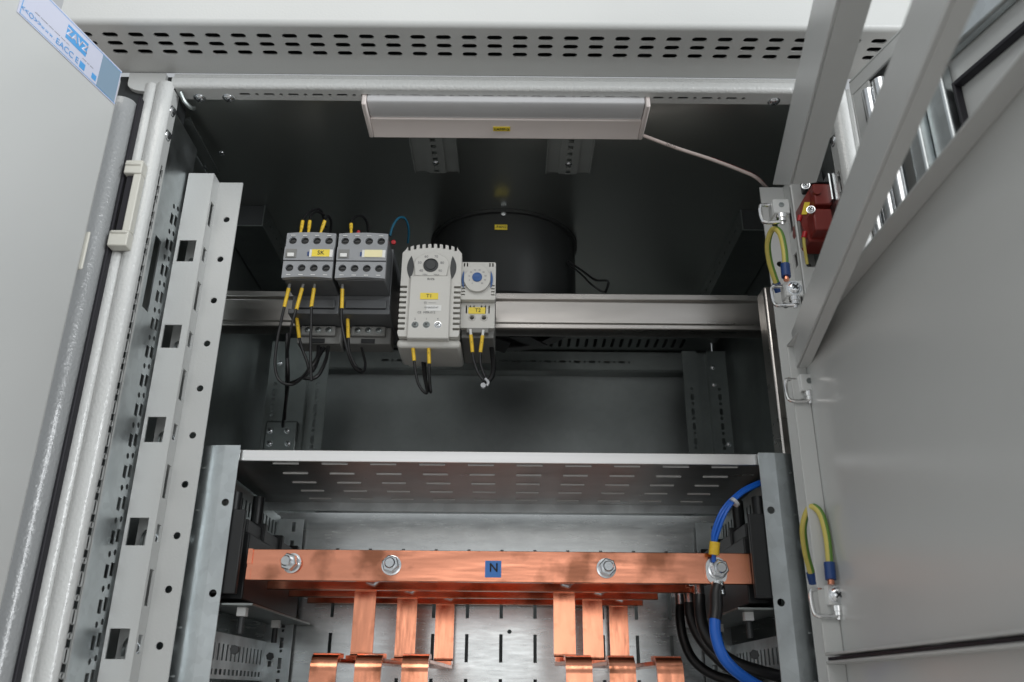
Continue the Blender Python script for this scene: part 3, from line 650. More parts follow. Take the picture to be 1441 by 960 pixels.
# ================================================================== CONTACTORS
def contactor(x0, lab, txt):
    w_ = 0.0448; x1 = x0 + w_; xc = (x0 + x1) / 2
    t = thing('contactor', lab, 'contactor', (xc, 0.788, 0.296), 'contactors on the rail')
    b = MB(); b.box(x0 + .001, x1, 0.7195, 0.788, 0.327, 0.392); b.box(x0 + .004, x1 - .003, 0.7155, 0.7195, 0.3275, 0.336)
    b.build('contactor_body', 'contb', t, bevel=0.0008)
    b = MB(); b.box(x0 - .001, x1 + .001, 0.7160, 0.786, 0.3215, 0.3265); b.build('body_lip', 'contb', t, bevel=0.0010)
    b = MB(); b.box(x0 + .002, x1 - .001, 0.7460, 0.768, 0.3040, 0.3212); b.box(x0 + .006, x1 - .006, 0.7415, 0.746, 0.3105, 0.3205); b.build('lower_terminal_block', 'grey2', t, bevel=0.0012)
    for k in range(3): screw((x0 + 0.0125 + 0.0100 * k, 0.7415, 0.3160), (0, -1, 0), 0.0026, t, 'terminal_screw', 'galvdark')
    b = MB(); b.box(x0 + 0.016, x1 - 0.016, 0.7445, 0.7465, 0.3045, 0.3085); b.build('cable_entry', 'black', t)
    b = MB(); b.box(x0 + 0.0005, x1 - 0.0005, 0.6865, 0.7190, 0.3412, 0.3865); b.build('auxiliary_case', 'contb', t, bevel=0.001)
    def tier(z0, z1, y, row):
        pts = [(x0, z0), (x0 + w_ * .3, z0 - (0.0009 if row == 1 else 0) * -1), (x1, z0), (x1, z1), (x0, z1)]
        outer = [(x0, z0)] + [(x0 + w_ * k / 8, z0 + (0.0014 * math.sin(math.pi * k / 8) if row == 1 else 0)) for k in range(1, 8)] + [(x1, z0), (x1, z1)] + \
                [(x1 - w_ * k / 8, z1 + (0.0012 * math.sin(math.pi * k / 8) if row == 0 else 0)) for k in range(1, 8)] + [(x0, z1)]
        zc = z0 + (z1 - z0) * (0.46 if row == 0 else 0.60)
        hs = [circ(x0 + 0.0060 + 0.01095 * k, zc, 0.0036, 18) for k in range(4)] if row < 2 else []
        MB().sheet(outer, hs, 0.0045, (0, y, 0), X, Z, -1).build('terminal_tier' if row < 2 else 'middle_band', 'grey', t, bevel=0.0)
        for h in hs:
            cxh = sum(p[0] for p in h) / len(h)
            b = MB(); b.lathe((cxh, y + 0.0034, zc), (0, -1, 0), [(0.00345, 0), (0.00345, 0.0012), (0.0, 0.0014)], 16); b.box(cxh - 0.0022, cxh + 0.0022, y + 0.0015, y + 0.0019, zc - 0.0004, zc + 0.0004)
            b.build('terminal_screw', 'black', t)  # black disc puts the shade of the hole into colour
        return zc
    tier(0.3722, 0.3865, 0.6815, 0); tier(0.3580, 0.3714, 0.6795, 2); tier(0.3405, 0.3572, 0.6805, 1)
    for k in range(4):
        for zz in (0.3836, 0.3432): 
            b = MB(); b.box(x0 + 0.0040 + 0.01095 * k, x0 + 0.0078 + 0.01095 * k, 0.6800 if zz < .35 else 0.6810, 0.6806, zz, zz + 0.0006); b.build('terminal_number', 'whiteplain', t)
    b = MB(); b.box(x0 + 0.0015, x0 + 0.0112, 0.6789, 0.6796, 0.3600, 0.3688); b.build('slider_frame', 'grey2', t)
    b = MB(); b.box(x0 + 0.0032, x0 + 0.0095, 0.6775, 0.6789, 0.3606, 0.3645); b.build('slider', 'whiteplain', t, bevel=0.0006)
    b = MB(); b.box(x0 + 0.0228, x0 + 0.0440, 0.6788, 0.6796, 0.3608, 0.3686); lp = b.build('label_holder', 'whiteplain', t, bevel=0.0003)
    b = MB(); b.box(x0 + 0.0212, x0 + 0.0226, 0.6788, 0.6796, 0.3622, 0.3662); b.build('logo_mark', 'navy', t)
    b = MB(); b.box(x0 + 0.0253, x0 + 0.0412, 0.6783, 0.6787, 0.3611, 0.3683); b.build('yellow_tag', 'yellowlab' if txt else 'paleyellow', lp)
    if txt: text(txt, 0.0058, (x0 + 0.0335, 0.6783, 0.3647), X, Z, lp)
    return t
contactor(-0.2066, 'left grey contactor with a yellow SK label on its front', 'SK')
contactor(-0.1590, 'right grey contactor with a label painted pale with glare, beside the tall white hygrostat', '')

# ================================================================== TALL HYGROSTAT (T1)
hx0, hx1 = -0.1032, -0.0476; hxc = (hx0 + hx1) / 2; hy = 0.704
hg = thing('hygrostat', 'tall off-white hygrostat with dark round dial and yellow T1 label', 'controller', (hxc, 0.788, 0.285))
# shell: outline with a toothed arched top and ribbed flanks
out = [(hx0 + 0.001, 0.2945), (hx1 - 0.001, 0.2945), (hx1, 0.2975)]
n = 9; zl0 = 0.3020; zl1 = 0.3440
for k in range(n):
    z = zl0 + (zl1 - zl0) * k / (n - 1); out += [(hx1, z - 0.0012), (hx1 - 0.0062, z - 0.0012), (hx1 - 0.0062, z + 0.0012), (hx1, z + 0.0012)]
out += [(hx1, 0.3790), (hx1 - 0.0035, 0.3835)]
n2 = 9; tw = hx1 - hx0
for k in range(n2):
    xx = hx1 - 0.0060 - (tw - 0.012) * k / (n2 - 1); arch = 0.3840 + 0.0050 * (1 - ((xx - hxc) / (tw / 2)) ** 2)
    out += [(xx + 0.0013, arch), (xx + 0.0013, arch - 0.0042), (xx - 0.0013, arch - 0.0042), (xx - 0.0013, arch)]
out += [(hx0 + 0.0035, 0.3835), (hx0, 0.3790)]
for k in reversed(range(n)):
    z = zl0 + (zl1 - zl0) * k / (n - 1); out += [(hx0, z + 0.0012), (hx0 + 0.0062, z + 0.0012), (hx0 + 0.0062, z - 0.0012), (hx0, z - 0.0012)]
out += [(hx0, 0.2975)]
MB().sheet(out, [], 0.014, (0, hy, 0), X, Z, -1).build('shell', 'white', hg)
MB().box(hx0 + 0.0008, hx1 - 0.0008, hy + 0.0142, 0.750, 0.2950, 0.3815).build('vent_core', 'dark', hg)
b = MB(); b.box(hx0 - 0.0008, hx1 + 0.0012, hy + 0.0050, 0.757, 0.2862, 0.2942); b.box(hx0, hx1, 0.7502, 0.7885, 0.2967, 0.3830); b.build('base', 'white', hg, bevel=0.003, seg=3)
b = MB(); b.box(hx0 + 0.0088, hx1 - 0.0090, hy - 0.0030, hy - 0.0002, 0.2915, 0.3545); b.box(hx0 + 0.0088, hx1 - 0.0090, hy, hy + 0.013, 0.2915, 0.2945); b.build('front_plate', 'white', hg, bevel=0.0012)
b = MB(); b.prism([(hx0 + 0.0130, 0.3547), (hx1 - 0.0132, 0.3547)] + [(hxc + 0.0165 * math.cos(a), 0.3660 + 0.0130 * math.sin(a)) for a in [math.radians(-20 + 22 * k) for k in range(11)]], (0, hy - 0.0022, 0), X, Z, (0, 0.0020, 0))
b.build('dial_plate', 'white', hg, bevel=0.0006)
zc = PY(604, 375, hy).z
b = MB(); b.lathe((hxc - 0.0005, hy - 0.0022, zc), (0, -1, 0), [(0.0069, 0), (0.0069, 0.0009), (0.0062, 0.0011), (0.0060, 0.0005), (0.0050, 0.0005), (0.0045, 0.0012), (0, 0.0013)], 28)
b.build('dial', 'dark', hg)
for sgn in (-1, 1):
    cxr = hxc + sgn * 0.0192; zc2 = 0.3640; pts = []
    for k in range(9): t_ = -1 + 2 * k / 8; pts.append((cxr + 0.0040 * (1 - t_ * t_) * (1 if sgn > 0 else 0.7), zc2 + t_ * 0.0122))
    for k in range(1, 8): t_ = 1 - 2 * k / 8; pts.append((cxr - 0.0030 * (1 - t_ * t_) * (0.6 if sgn > 0 else 1.2), zc2 + t_ * 0.0122))
    MB().prism(pts, (0, hy - 0.0003, 0), X, Z, (0, 0.0002, 0)).build('grip_recess', 'dark', hg)
for i, s_ in enumerate(('40', '50', '60', '70', '80', '90')):
    a = math.radians(215 - 50 * i); text(s_, 0.0036, (hxc - 0.0005 + 0.0108 * math.cos(a), hy - 0.0022, zc + 0.0100 * math.sin(a)), X, Z, hg, 'greyink', lift=0.0001)
text('MIN', 0.0024, (hxc - 0.0055, hy - 0.0022, zc - 0.0098), X, Z, hg, 'greyink', lift=0.0001); text('MAX', 0.0024, (hxc + 0.0052, hy - 0.0022, zc - 0.0098), X, Z, hg, 'greyink', lift=0.0001)
text('RH%', 0.0034, (hxc + 0.0003, hy - 0.0030, zc - 0.0148), X, Z, hg, 'ink', lift=0.0001)
yl = hy - 0.0030
b = MB(); q = PY(604, 417, yl); b.box(q.x - 0.0082, q.x + 0.0082, yl - 0.0005, yl - 0.0001, q.z - 0.0032, q.z + 0.0032); lb = b.build('label', 'yellowlab', hg)
text('T1', 0.0050, (q.x, yl - 0.0005, q.z), X, Z, lb)
b = MB(); q = PY(610, 432, yl); b.box(q.x - 0.0065, q.x + 0.0072, yl - 0.0004, yl - 0.0001, q.z - 0.0040, q.z + 0.0016); b.build('paper_sticker', 'whiteplain', hg)
q = PY(605, 426, yl); text('(i)  -------', 0.0030, (q.x, yl, q.z), X, Z, hg, 'greyink', lift=0.0002)
q = PY(607, 433, yl - 0.0005); text('HYGROSTAT', 0.0022, (q.x, yl - 0.0005, q.z), X, Z, hg, 'greyink', lift=0.0002)
q = PY(600, 440, yl); text('CE  MFR-012', 0.0030, (q.x, yl, q.z), X, Z, hg, 'greyink', lift=0.0002)
for u, s_ in ((584, '2'), (600, '1'), (616, '4')):
    q = PY(u, 449, yl); text(s_, 0.0026, (q.x, yl, q.z), X, Z, hg, 'greyink', lift=0.0002)
    q = PY(u, 457, yl); screw((q.x, yl, q.z), (0, -1, 0), 0.0027, hg, 'terminal_screw', 'zinc' if u == 616 else 'galvdark')
for u in (587, 598, 617):
    q = PY(u, 476, 0.7165); MB().box(q.x - 0.0028, q.x + 0.0028, 0.7165, 0.7185, q.z - 0.0012, q.z + 0.0012).build('terminal_opening', 'black', hg)

# ================================================================== SMALL THERMOSTAT (T2)
tx0, tx1 = -0.0480, -0.0157; txc = (tx0 + tx1) / 2
th = thing('thermostat', 'small off-white thermostat with blue centred dial and yellow T2 label', 'controller', (txc, 0.788, 0.300))
ty = 0.709; top = 0.3722; bot = 0.3340
hs = [rect(tx0 + 0.0028 + 0.0028 * k, top - 0.0022, 0.0013, 0.0040) for k in range(2)] + [rect(tx1 - 0.0028 - 0.0028 * k, top - 0.0022, 0.0013, 0.0040) for k in range(2)]
out = rrect(tx0, tx1, bot, top + 0.0005, 0.0012, 2)
hs += [rect(x_ , bot + 0.0050 + 0.0031 * k, 0.0034, 0.0013) for k in range(4) for x_ in (tx0 + 0.0024, tx1 - 0.0024)]
MB().sheet(out, hs, 0.010, (0, ty, 0), X, Z, -1).build('upper_case', 'white', th)
MB().box(tx0 + 0.0005, tx1 - 0.0005, ty + 0.0102, 0.760, bot, top).build('core', 'dark', th)
b = MB(); zc = PY(672, 390, ty - 0.004).z; xc2 = PY(671.5, 390, ty - 0.004).x
pl = [(xc2 + 0.0108 * math.cos(a), zc - 0.0005 + 0.0135 * math.sin(a)) for a in [math.radians(25 + 13 * k) for k in range(11)]] + [(xc2 - 0.0122, zc + 0.003), (xc2 - 0.0122, zc - 0.004)] + \
     [(xc2 + 0.0118 * math.cos(a), zc - 0.0020 + 0.0125 * math.sin(a)) for a in [math.radians(205 + 13 * k) for k in range(11)]] + [(xc2 + 0.0122, zc - 0.004), (xc2 + 0.0122, zc + 0.003)]
b.prism(pl, (0, ty - 0.0035, 0), X, Z, (0, 0.0033, 0)); b.build('dial_housing', 'white', th, bevel=0.001)
b = MB()
for sgn in (-1, 1):
    pts = [(xc2 + sgn * (0.0126 + 0.0019 * (1 - t_ * t_)), zc + t_ * 0.0088 - 0.001) for t_ in [-1 + k / 4 for k in range(9)]] + [(xc2 + sgn * 0.0124, zc + t_ * 0.0088 - 0.001) for t_ in (0.98, 0, -0.98)]
    b.prism(pts, (0, ty - 0.0012, 0), X, Z, (0, 0.001, 0))
b.build('side_arc', 'blueknob', th)
b = MB(); b.lathe((xc2, ty - 0.0035, zc), (0, -1, 0), [(0.0046, 0), (0.0046, 0.0010), (0.0040, 0.0013), (0, 0.0013)], 24); b.box(xc2 - 0.003, xc2 + 0.003, ty - 0.0051, ty - 0.0046, zc - 0.0004, zc + 0.0004); b.build('knob', 'blueknob', th)
for i in range(10):
    a = math.radians(235 - 32 * i); text(str(i * 10 - 10 if i else 0), 0.0020, (xc2 + 0.0078 * math.cos(a), ty - 0.0035, zc + 0.0078 * math.sin(a)), X, Z, th, 'greyink', lift=0.0001)
ly = 0.716; hs = [slot(tx0 + x_, 0.3272, 0.0013, 0.0085, 3) for x_ in (0.0055, 0.0090, 0.0125, 0.0195, 0.0230, 0.0265)]
xa, xb = PY(664, 447, ly).x, PY(681, 447, ly).x; zz = PY(672, 447, ly).z
hs += [circ(xa, zz, 0.0022, 14), circ(xb, zz, 0.0022, 14)]
MB().sheet(rrect(tx0 + 0.0005, tx1 - 0.0005, 0.3085, 0.3336, 0.0008, 2), hs, 0.006, (0, ly, 0), X, Z, -1).build('lower_case', 'white', th)
MB().box(tx0 + 0.001, tx1 - 0.001, ly + 0.0062, 0.788, 0.3010, 0.3336).build('rear_case', 'grey2', th, bevel=0.001)
for x_ in (xa, xb):
    MB().lathe((x_, ly + 0.001, zz), (0, -1, 0), [(0.0036, 0), (0.0036, 0.0016), (0.0026, 0.0018), (0.0024, 0.0012)], 20).build('screw_collar', 'white', th) if False else None
    b = MB(); b.tube([(x_ + 0.0030 * math.cos(a), ly - 0.0002, zz + 0.0030 * math.sin(a)) for a in [math.radians(20 * k) for k in range(19)]], 0.0006, 6, 0); b.build('screw_collar', 'white', th)
q = PY(671, 437, ly - 0.0006); b = MB(); b.box(q.x - 0.0078, q.x + 0.0078, ly - 0.0006, ly - 0.0001, q.z - 0.0032, q.z + 0.0032); lb = b.build('label', 'yellowlab', th)
text('T2', 0.0050, (q.x + 0.001, ly - 0.0006, q.z), X, Z, lb)
b = MB(); b.box(xa - 0.0045, xb + 0.0045, ly - 0.001, ly + 0.006, 0.3035, 0.3083); b.build('terminal_ledge', 'grey2', th, bevel=0.0006)

# ================================================================== SMALL WIRES on the devices
def wire(lab, tip, end, path, ferr='grey2', r=0.0013, txt=None, sl=0.0017, group='thin black control wires'):
    """tip = where it enters the terminal, end = lower end of yellow marker, path = onward run of the black wire"""
    tip = Vector(tip); end = Vector(end); d_ = (end - tip).normalized()
    t = thing('control_wire', lab, 'wire', tuple(tip), group)
    m0 = tip + d_ * 0.0045
    b = MB(); b.tube([end - d_ * 0.002] + [Vector(p) for p in path], r, 10, 8); b.build('wire_run', 'cable', t)
    MB().cyl(tip - d_ * 0.001, m0, 0.0013, 12).build('ferrule', ferr, t)
    b = MB(); b.tube([m0, end], sl, 14, 0); mk = b.build('marker_sleeve', 'yellow', t)
    Nn = Vector((0, -1, 0)); U_ = d_; V_ = Nn.cross(U_).normalized()
    for k, s_ in enumerate(('1', '4')):
        text(s_, 0.0030, m0 + (end - m0) * (0.22 + 0.22 * k) + Nn * (sl - 0.00005), -V_, -U_, mk, 'ink', lift=0.0)
    return t
W = 0.700
wire('control wire with yellow marker under the left contactor, first from the left', PY(408, 399, 0.695), PY(400, 432, W), [PY(396, 450, W), PY(390, 480, W), PY(387, 515, W), PY(394, 536, W), PY(412, 541, W), PY(428, 528, W + .02), PY(448, 500, 0.735)])
wire('control wire with yellow marker under the left contactor, second from the left', PY(427, 399, 0.695), PY(417, 436, W), [PY(410, 460, W), PY(404, 500, W + .02), PY(403, 545, W + .05), PY(401, 590, W + .10)])
wire('control wire with yellow marker under the left contactor, third from the left', PY(443, 399, 0.695), PY(438, 432, W), [PY(438, 455, W), PY(437, 490, W), PY(438, 536, W)])
wire('control wire with yellow marker under the right contactor', PY(482, 400, 0.695), PY(481, 434, W), [PY(481, 455, W), PY(488, 490, W), PY(497, 515, W + .01), PY(510, 524, W + .02), PY(514, 512, W + .03), PY(509, 490, 0.74)])
wire('lower control wire with dirty yellow marker between the two left contactor leads', PY(417, 441, 0.727), PY(421, 476, 0.728), [PY(425, 490, .728), PY(433, 512, .728), PY(432, 525, .73), PY(418, 535, .735), PY(404, 540, .74)])
wire('lower control wire with yellow marker below the right contactor', PY(489, 443, 0.727), PY(490, 476, 0.728), [PY(492, 495, .728), PY(500, 514, .73), PY(508, 521, .735)])
wire('control wire with yellow marker leaving the base of the tall hygrostat on the left', PY(580, 479, 0.712), PY(583, 508, 0.714), [PY(584, 518, .714), PY(588, 538, .716), PY(595, 550, .718), PY(601, 552, .722), PY(597, 530, .735), PY(594, 505, .75)], 'whiteplain')
wire('control wire with yellow marker leaving the base of the tall hygrostat on the right', PY(603, 480, 0.712), PY(604, 512, 0.714), [PY(604, 525, .716), PY(605, 540, .72), PY(606, 552, .725), PY(600, 535, .74), PY(598, 505, .75)], 'whiteplain')
wire('control wire with yellow marker under the small thermostat, left one', PY(662, 465, 0.714), PY(665, 496, 0.716), [PY(667, 508, .716), PY(673, 525, .718), PY(682, 537, .72)], 'whiteplain')
wire('control wire with yellow marker under the small thermostat, right one', PY(680, 466, 0.714), PY(676, 496, 0.716), [PY(676, 510, .718), PY(680, 524, .72), PY(685, 536, .722)], 'whiteplain')
wire('control wire with yellow marker atop the left contactor, leftmost', PY(423, 328, 0.700), PY(426, 311, 0.700), [PY(430, 303, .705), PY(442, 295, .715), PY(452, 297, .725), PY(458, 320, .74)], 'yellow')
wire('control wire with yellow marker atop the left contactor, middle one', PY(434, 328, 0.700), PY(436, 311, 0.700), [PY(438, 303, .705), PY(446, 298, .715), PY(456, 303, .73)], 'yellow')
wire('control wire with yellow marker atop the left contactor, leaning right', PY(451, 328, 0.700), PY(457, 311, 0.700), [PY(461, 304, .71), PY(466, 312, .72), PY(465, 328, .73)], 'yellow')
wire('control wire with yellow marker atop the right contactor', PY(494, 328, 0.700), PY(494, 315, 0.700), [PY(496, 308, .705), PY(508, 304, .72), PY(516, 312, .73), PY(518, 328, .74)], 'yellow')
b = MB(); b.cyl(PY(503, 330, 0.70), PY(505, 325, 0.70), 0.0015, 10); tag(b.build('red_ferrule', 'redbright', None), 'tiny red wire end standing on top of the right contactor', 'ferrule')
wb = thing('loop_wire', 'thin blue wire arching between the right contactor and the tall hygrostat', 'wire', tuple(PY(550, 330, .72)))
MB().tube([PY(549, 332, .71), PY(553, 318, .712), PY(561, 307, .716), PY(570, 308, .724), PY(575, 322, .735), PY(574, 342, .75)], 0.0011, 8, 8).build('insulation', 'teal', wb)
MB().lathe(PY(554, 342, .705), (0, -1, 0), [(0.0022, 0), (0.0022, 0.002), (0, 0.0026)], 12).build('red_cap', 'redbright', wb)
tw_ = thing('tied_cable', 'black wire bundle tied with a white tie below the small thermostat', 'cable', tuple(PY(690, 520, .73)))
MB().tube([PY(691, 484, .75), PY(694, 510, .735), PY(693, 528, .726), PY(684, 540, .722)], 0.0024, 12, 8).build('sheath', 'cable', tw_)
b = MB(); b.tube([PY(683, 533, .717), PY(687, 538, .716), PY(685, 543, .716)], 0.0013, 8); b.lathe(PY(680, 543, .716), (0, -1, 0), [(0.0024, -0.002), (0.0024, 0.002)], 8); b.build('white_tie', 'clear', tw_)
for i, (pts, lab) in enumerate(((([PY(448, 488, .745), PY(446, 505, .73), PY(434, 524, .725), PY(428, 532, .722), PY(446, 530, .722), PY(458, 508, .73), PY(462, 488, .745)]), 'black wire loop hanging from the left contactor base into a knot'),
        (([PY(404, 470, .72), PY(404, 500, .722), PY(405, 540, .74), PY(398, 600, .86)]), 'straight black lead dropping in front of the rear left upright'),
        (([PY(452, 490, .745), PY(446, 510, .735), PY(440, 522, .73), PY(445, 508, .73), PY(456, 490, .745)]), 'short tight black wire loop below the left contactor base'))):
    tag(MB().tube(pts, 0.0017, 10, 8).build('black_lead', 'cable', None), lab, 'wire')

# ================================================================== SHELF
sh = thing('vented_shelf', 'galvanised slotted shelf with a bright front edge above the copper bars', 'shelf', (XC, 0.77, 0.174))
holes = [rect(-0.187 + 0.0405 * k, 0.6905 + 0.0347 * r_, 0.0222, 0.0026) for k in range(10) for r_ in range(5)]
b = MB().sheet([(-0.2465, 0.6864), (0.224, 0.6864), (0.224, 0.8495), (-0.2465, 0.8495)], holes, 0.0018, (0, 0, 0.1742), X, Y); b.mi = 1
for h in holes: b.box(min(p[0] for p in h) + .0003, max(p[0] for p in h) - .0003, max(p[1] for p in h) - 0.0005, max(p[1] for p in h) - 0.0001, 0.1732, 0.1758)  # lips added at the slots to catch light as bright lines
b.build('slotted_plate', ['shelf', 'cut'], sh)
b = MB(); b.box(-0.2465, 0.224, 0.6848, 0.6862, 0.1742, 0.1836); b.build('front_edge', 'alu', sh, bevel=0.0005)
b = MB(); b.box(-0.2465, 0.224, 0.8497, 0.8512, 0.1660, 0.1760); b.build('rear_edge', 'galv', sh)

# ================================================================== BUSBARS
zb0, zb1 = 0.0796, 0.1038; BX0, BX1 = -0.2087, 0.1950
def bolt(p, parent, tilt=(0, -1, 0), long_=0.013):
    ax = Vector(tilt).normalized(); p = Vector(p)
    b = MB(); b.lathe(p, ax, [(0.0042, 0), (0.0042, long_ - 0.0010), (0.0034, long_)], 20)
    st = b.build('bolt', 'zinc', parent)
    MB().lathe(p, ax, [(0.0078, 0), (0.0078, 0.0014), (0.0066, 0.0016), (0.0066, 0.0030)], 28).build('washer', 'zinc', st)
    b = MB(); hexnut(b, p + ax * 0.0031, ax, 0.0069, 0.0060); b.build('nut', 'zinc', st)
    return st
nb = thing('busbar', 'front copper busbar with four bolts and a blue N label', 'busbar', ((BX0 + BX1) / 2, 0.693, zb0), 'horizontal copper busbars')
MB().box(BX0, BX1, 0.690, 0.695, zb0, zb1).build('bar', 'copper', nb, bevel=0.0006)
bpos = [PY(u, v, 0.69) for u, v in ((412, 793), (551, 796), (853, 800), (1007, 802))]
for i, p in enumerate(bpos[:3]): bolt(p, nb, ((-0.25, -1, 0.05), (0.0, -1, 0.05), (0.05, -1, 0.02))[i])
q = PY(694, 801, 0.69); b = MB(); b.box(q.x - 0.0064, q.x + 0.0064, 0.6894, 0.6899, q.z - 0.0064, q.z + 0.0064); lb = b.build('label', 'bluelab', nb); text('N', 0.0092, (q.x + .0004, 0.6894, q.z + .0008), X, Z, lb, bold=0.00015)
b = MB(); b.box(BX0 + 0.0005, BX0 + 0.004, 0.6895, 0.6980, zb0 + 0.001, zb0 + 0.0095); b.box(BX0 + 0.0005, BX0 + 0.0042, 0.6885, 0.6898, zb0 + 0.0125, zb1); b.build('end_tab', 'copper', nb)
LY = (0.755, 0.815, 0.876)
for i, y_ in enumerate(LY):
    o = MB().box(BX0 + 0.004 * i, (0.1660, 0.1370, 0.1320)[i], y_, y_ + 0.005, zb0, zb1 - 0.001).build('bar', 'copper', None, bevel=0.0006)
    t = thing('busbar', ('plain copper busbar right behind the front one', 'plain copper busbar third from the front', 'plain copper busbar at the back, nearest the slotted panel')[i], 'busbar', tuple(o.location), 'horizontal copper busbars')
    o.parent = t; o.location = (0, 0, 0)
    for x_ in ((-0.118, 0.049), (-0.092, 0.083), (-0.06, 0.11))[i]:
        MB().lathe((x_, y_ - 0.0002, zb0 + 0.010), (0, -1, 0), [(0.0075, 0), (0.0075, 0.002), (0.006, 0.002), (0.006, 0.007)], 6).build('bolt', 'zinc', t)
# risers that bend forward and drop
RX = (-0.1245, -0.0950, -0.0641, 0.0468, 0.0766, 0.1080); DX = (-0.1392, -0.1057, -0.0706, 0.0524, 0.0849, 0.1206)
names = ('first', 'second', 'third', 'fourth', 'fifth', 'sixth')
def arc_pts(c, r, a0, a1, n=8):   # in the YZ plane
    return [Vector((0, c[0] + r * math.cos(math.radians(a0 + (a1 - a0) * k / n)), c[1] + r * math.sin(math.radians(a0 + (a1 - a0) * k / n)))) for k in range(n + 1)]
for i in range(6):
    y_ = LY[i % 3] + 0.0072; rx, dx = RX[i], DX[i]; w_ = 0.0185
    t = thing('copper_riser', names[i] + ' bent copper strip from the left, hanging below the busbars', 'busbar', (rx, y_, 0.03), 'bent copper strips under the busbars')
    zk = 0.0255; rb = 0.0042
    pa = [Vector((0, y_, zb1 - 0.002)), Vector((0, y_, zk + rb + .0005))] + arc_pts((y_ - rb, zk + rb), rb, 0, -90)
    pa = [Vector((rx, p.y, p.z)) for p in pa]; pa.append(Vector((rx, y_ - 0.022, zk - 0.0006)))
    b = MB().strip(pa, 0.0034, X, w_); b.build('vertical_leg', 'copperv', t)
    # flat foot running forward and sideways to the drop
    y1 = y_ - 0.0215; y2 = 0.6985; z1 = zk - 0.0040; z2 = 0.0212
    b = MB(); hw = w_ / 2
    b.box(-1, 1, 0, 1, -0.5, 0.5, lambda p: Vector((rx + (dx - rx) * p.y + p.x * hw, y1 + (y2 - y1) * p.y + (0.011 if p.y < .5 else 0), z1 + (z2 - z1) * p.y + p.z * 0.0032)))
    b.build('foot', 'copperv', t, bevel=0.0004)
    rd_ = 0.012; pb = [Vector((dx, 0.7080, z2 + 0.0036))] + [Vector((dx, p.y, p.z)) for p in arc_pts((0.694, z2 + 0.0036 - rd_), rd_, 90, 180, 12)] + [Vector((dx, 0.694 - rd_, -0.16))]
    MB().strip(pb, 0.0034, X, 0.0198).build('drop_leg', 'copperv', t)
# supports at both ends
for f, lab in (((lambda q: q), 'black stepped busbar holder at the left ends of the copper bars'), (mir, 'black stepped busbar holder at the right ends of the copper bars')):
    t = thing('busbar_support', lab, 'insulator', (f(-0.220), 0.78, 0.062), 'busbar holders')
    b = MB(); x0, x1 = sorted((f(-0.2385), f(-0.2125)))
    b.box(x0, x1, 0.7015, 0.888, 0.066, 0.1185); b.box(x0 + .003, x1 - .003, 0.703, 0.886, 0.1185, 0.1300)
    b.box(x0 + .001, x1 - .0005, 0.6835, 0.6890, 0.0685, 0.1340)
    for y_ in LY: b.box(x0 + .001, x1 - .0005, y_ - 0.010, y_ - 0.0012, 0.0685, 0.1340)
    b.build('holder_body', 'black', t, bevel=0.001)
    xq = f(-0.2260)
    for yq, za, zb_ in ((0.6955, 0.1345, 0.150), (0.760, 0.1345, 0.160)): MB().cyl((xq, yq, za), (xq, yq, zb_), 0.0052, 18).build('holder_sleeve', 'black', t)
    x0, x1 = sorted((f(-0.2400), f(-0.1985)))
    MB().box(x0, x1, 0.684, 0.889, 0.0600, 0.0618).build('support_plate', 'galvdark', t, bevel=0.0004)
    for u, v in ((341, 862), (388, 879)):
        p = PZ(u, v, 0.056); xs = f(p.x) if f(-1) > 0 else p.x
        b = MB(); b.box(xs - 0.0036, xs + 0.0036, p.y - 0.0036, p.y + 0.0036, 0.0530, 0.0598); b.mi = 1; b.cyl((xs, p.y, 0.0528), (xs, p.y, 0.040), 0.0026, 12); b.build('hanging_bolt', ['hingeblk', 'dark'], t, bevel=0.0004)
        b = MB(); hexnut(b, (xs, p.y - 0.006, 0.028), (0, -1, 0), 0.0036, 0.003); b.build('rail_nut', 'dark', t)

# ================================================================== CABLES on the right
p4 = bpos[3]
bc = thing('power_cable', 'thick blue cable with black shrink sleeve and lug on the front copper bar', 'cable', tuple(p4), 'lug cables on the right of the bars')
def lug(p, parent, dn=0.020):
    b = MB(); b.sheet(rrect(p.x - 0.0082, p.x + 0.0082, p.z - 0.0115, p.z + 0.0095, 0.0075, 5), [], 0.0022, (0, 0.6898, 0), X, Z, 1)
    b.cyl((p.x, 0.6865, p.z - 0.010), (p.x, 0.6850, p.z - dn), 0.0050, 18); return b.build('lug', 'zinc', parent)
lug(p4, bc)
bt = bolt((p4.x + 0.001, 0.6874, p4.z), bc, (0.05, -1, 0.0), 0.012)
MB().tube([(p4.x, 0.6850, p4.z - 0.0125), PY(1008, 835, 0.684), PY(1008, 856, 0.682), PY(1006, 873, 0.680)], 0.0049, 18, 6).build('shrink_sleeve', 'cable', bc)
MB().tube([PY(1006, 870, 0.680), PY(1007, 893, 0.678), PY(1016, 921, 0.676), PY(1034, 943, 0.680), PY(1064, 964, 0.690), PY(1105, 985, 0.700), PY(1130, 1030, 0.70)], 0.0043, 18, 8).build('cable_sheath', 'blue', bc)
bw = thing('wire_bundle', 'bundle of thin blue wires curving up from the lug to the right', 'cable', tuple(PY(1006, 780, 0.683)))
bs = [PY(1004.5, 790, 0.684), PY(1005, 770, 0.681), PY(1008, 748, 0.679), PY(1020, 718, 0.678), PY(1038, 697, 0.682), PY(1058, 685, 0.690), PY(1082, 677, 0.700), PY(1110, 676, 0.72)]
for k in range(5):
    a = 2 * math.pi * k / 5; pts = []
    for j, p in enumerate(bs):
        sp = 0.0006 if j < 2 else (0.0026 if j in (2, 3) else 0.0020)
        pts.append(Vector(p) + Vector((math.cos(a) * sp, math.sin(a) * sp, math.sin(a + 0.6) * sp)))
    MB().tube(pts, 0.0013, 10, 8).build('wire', 'blue', bw)
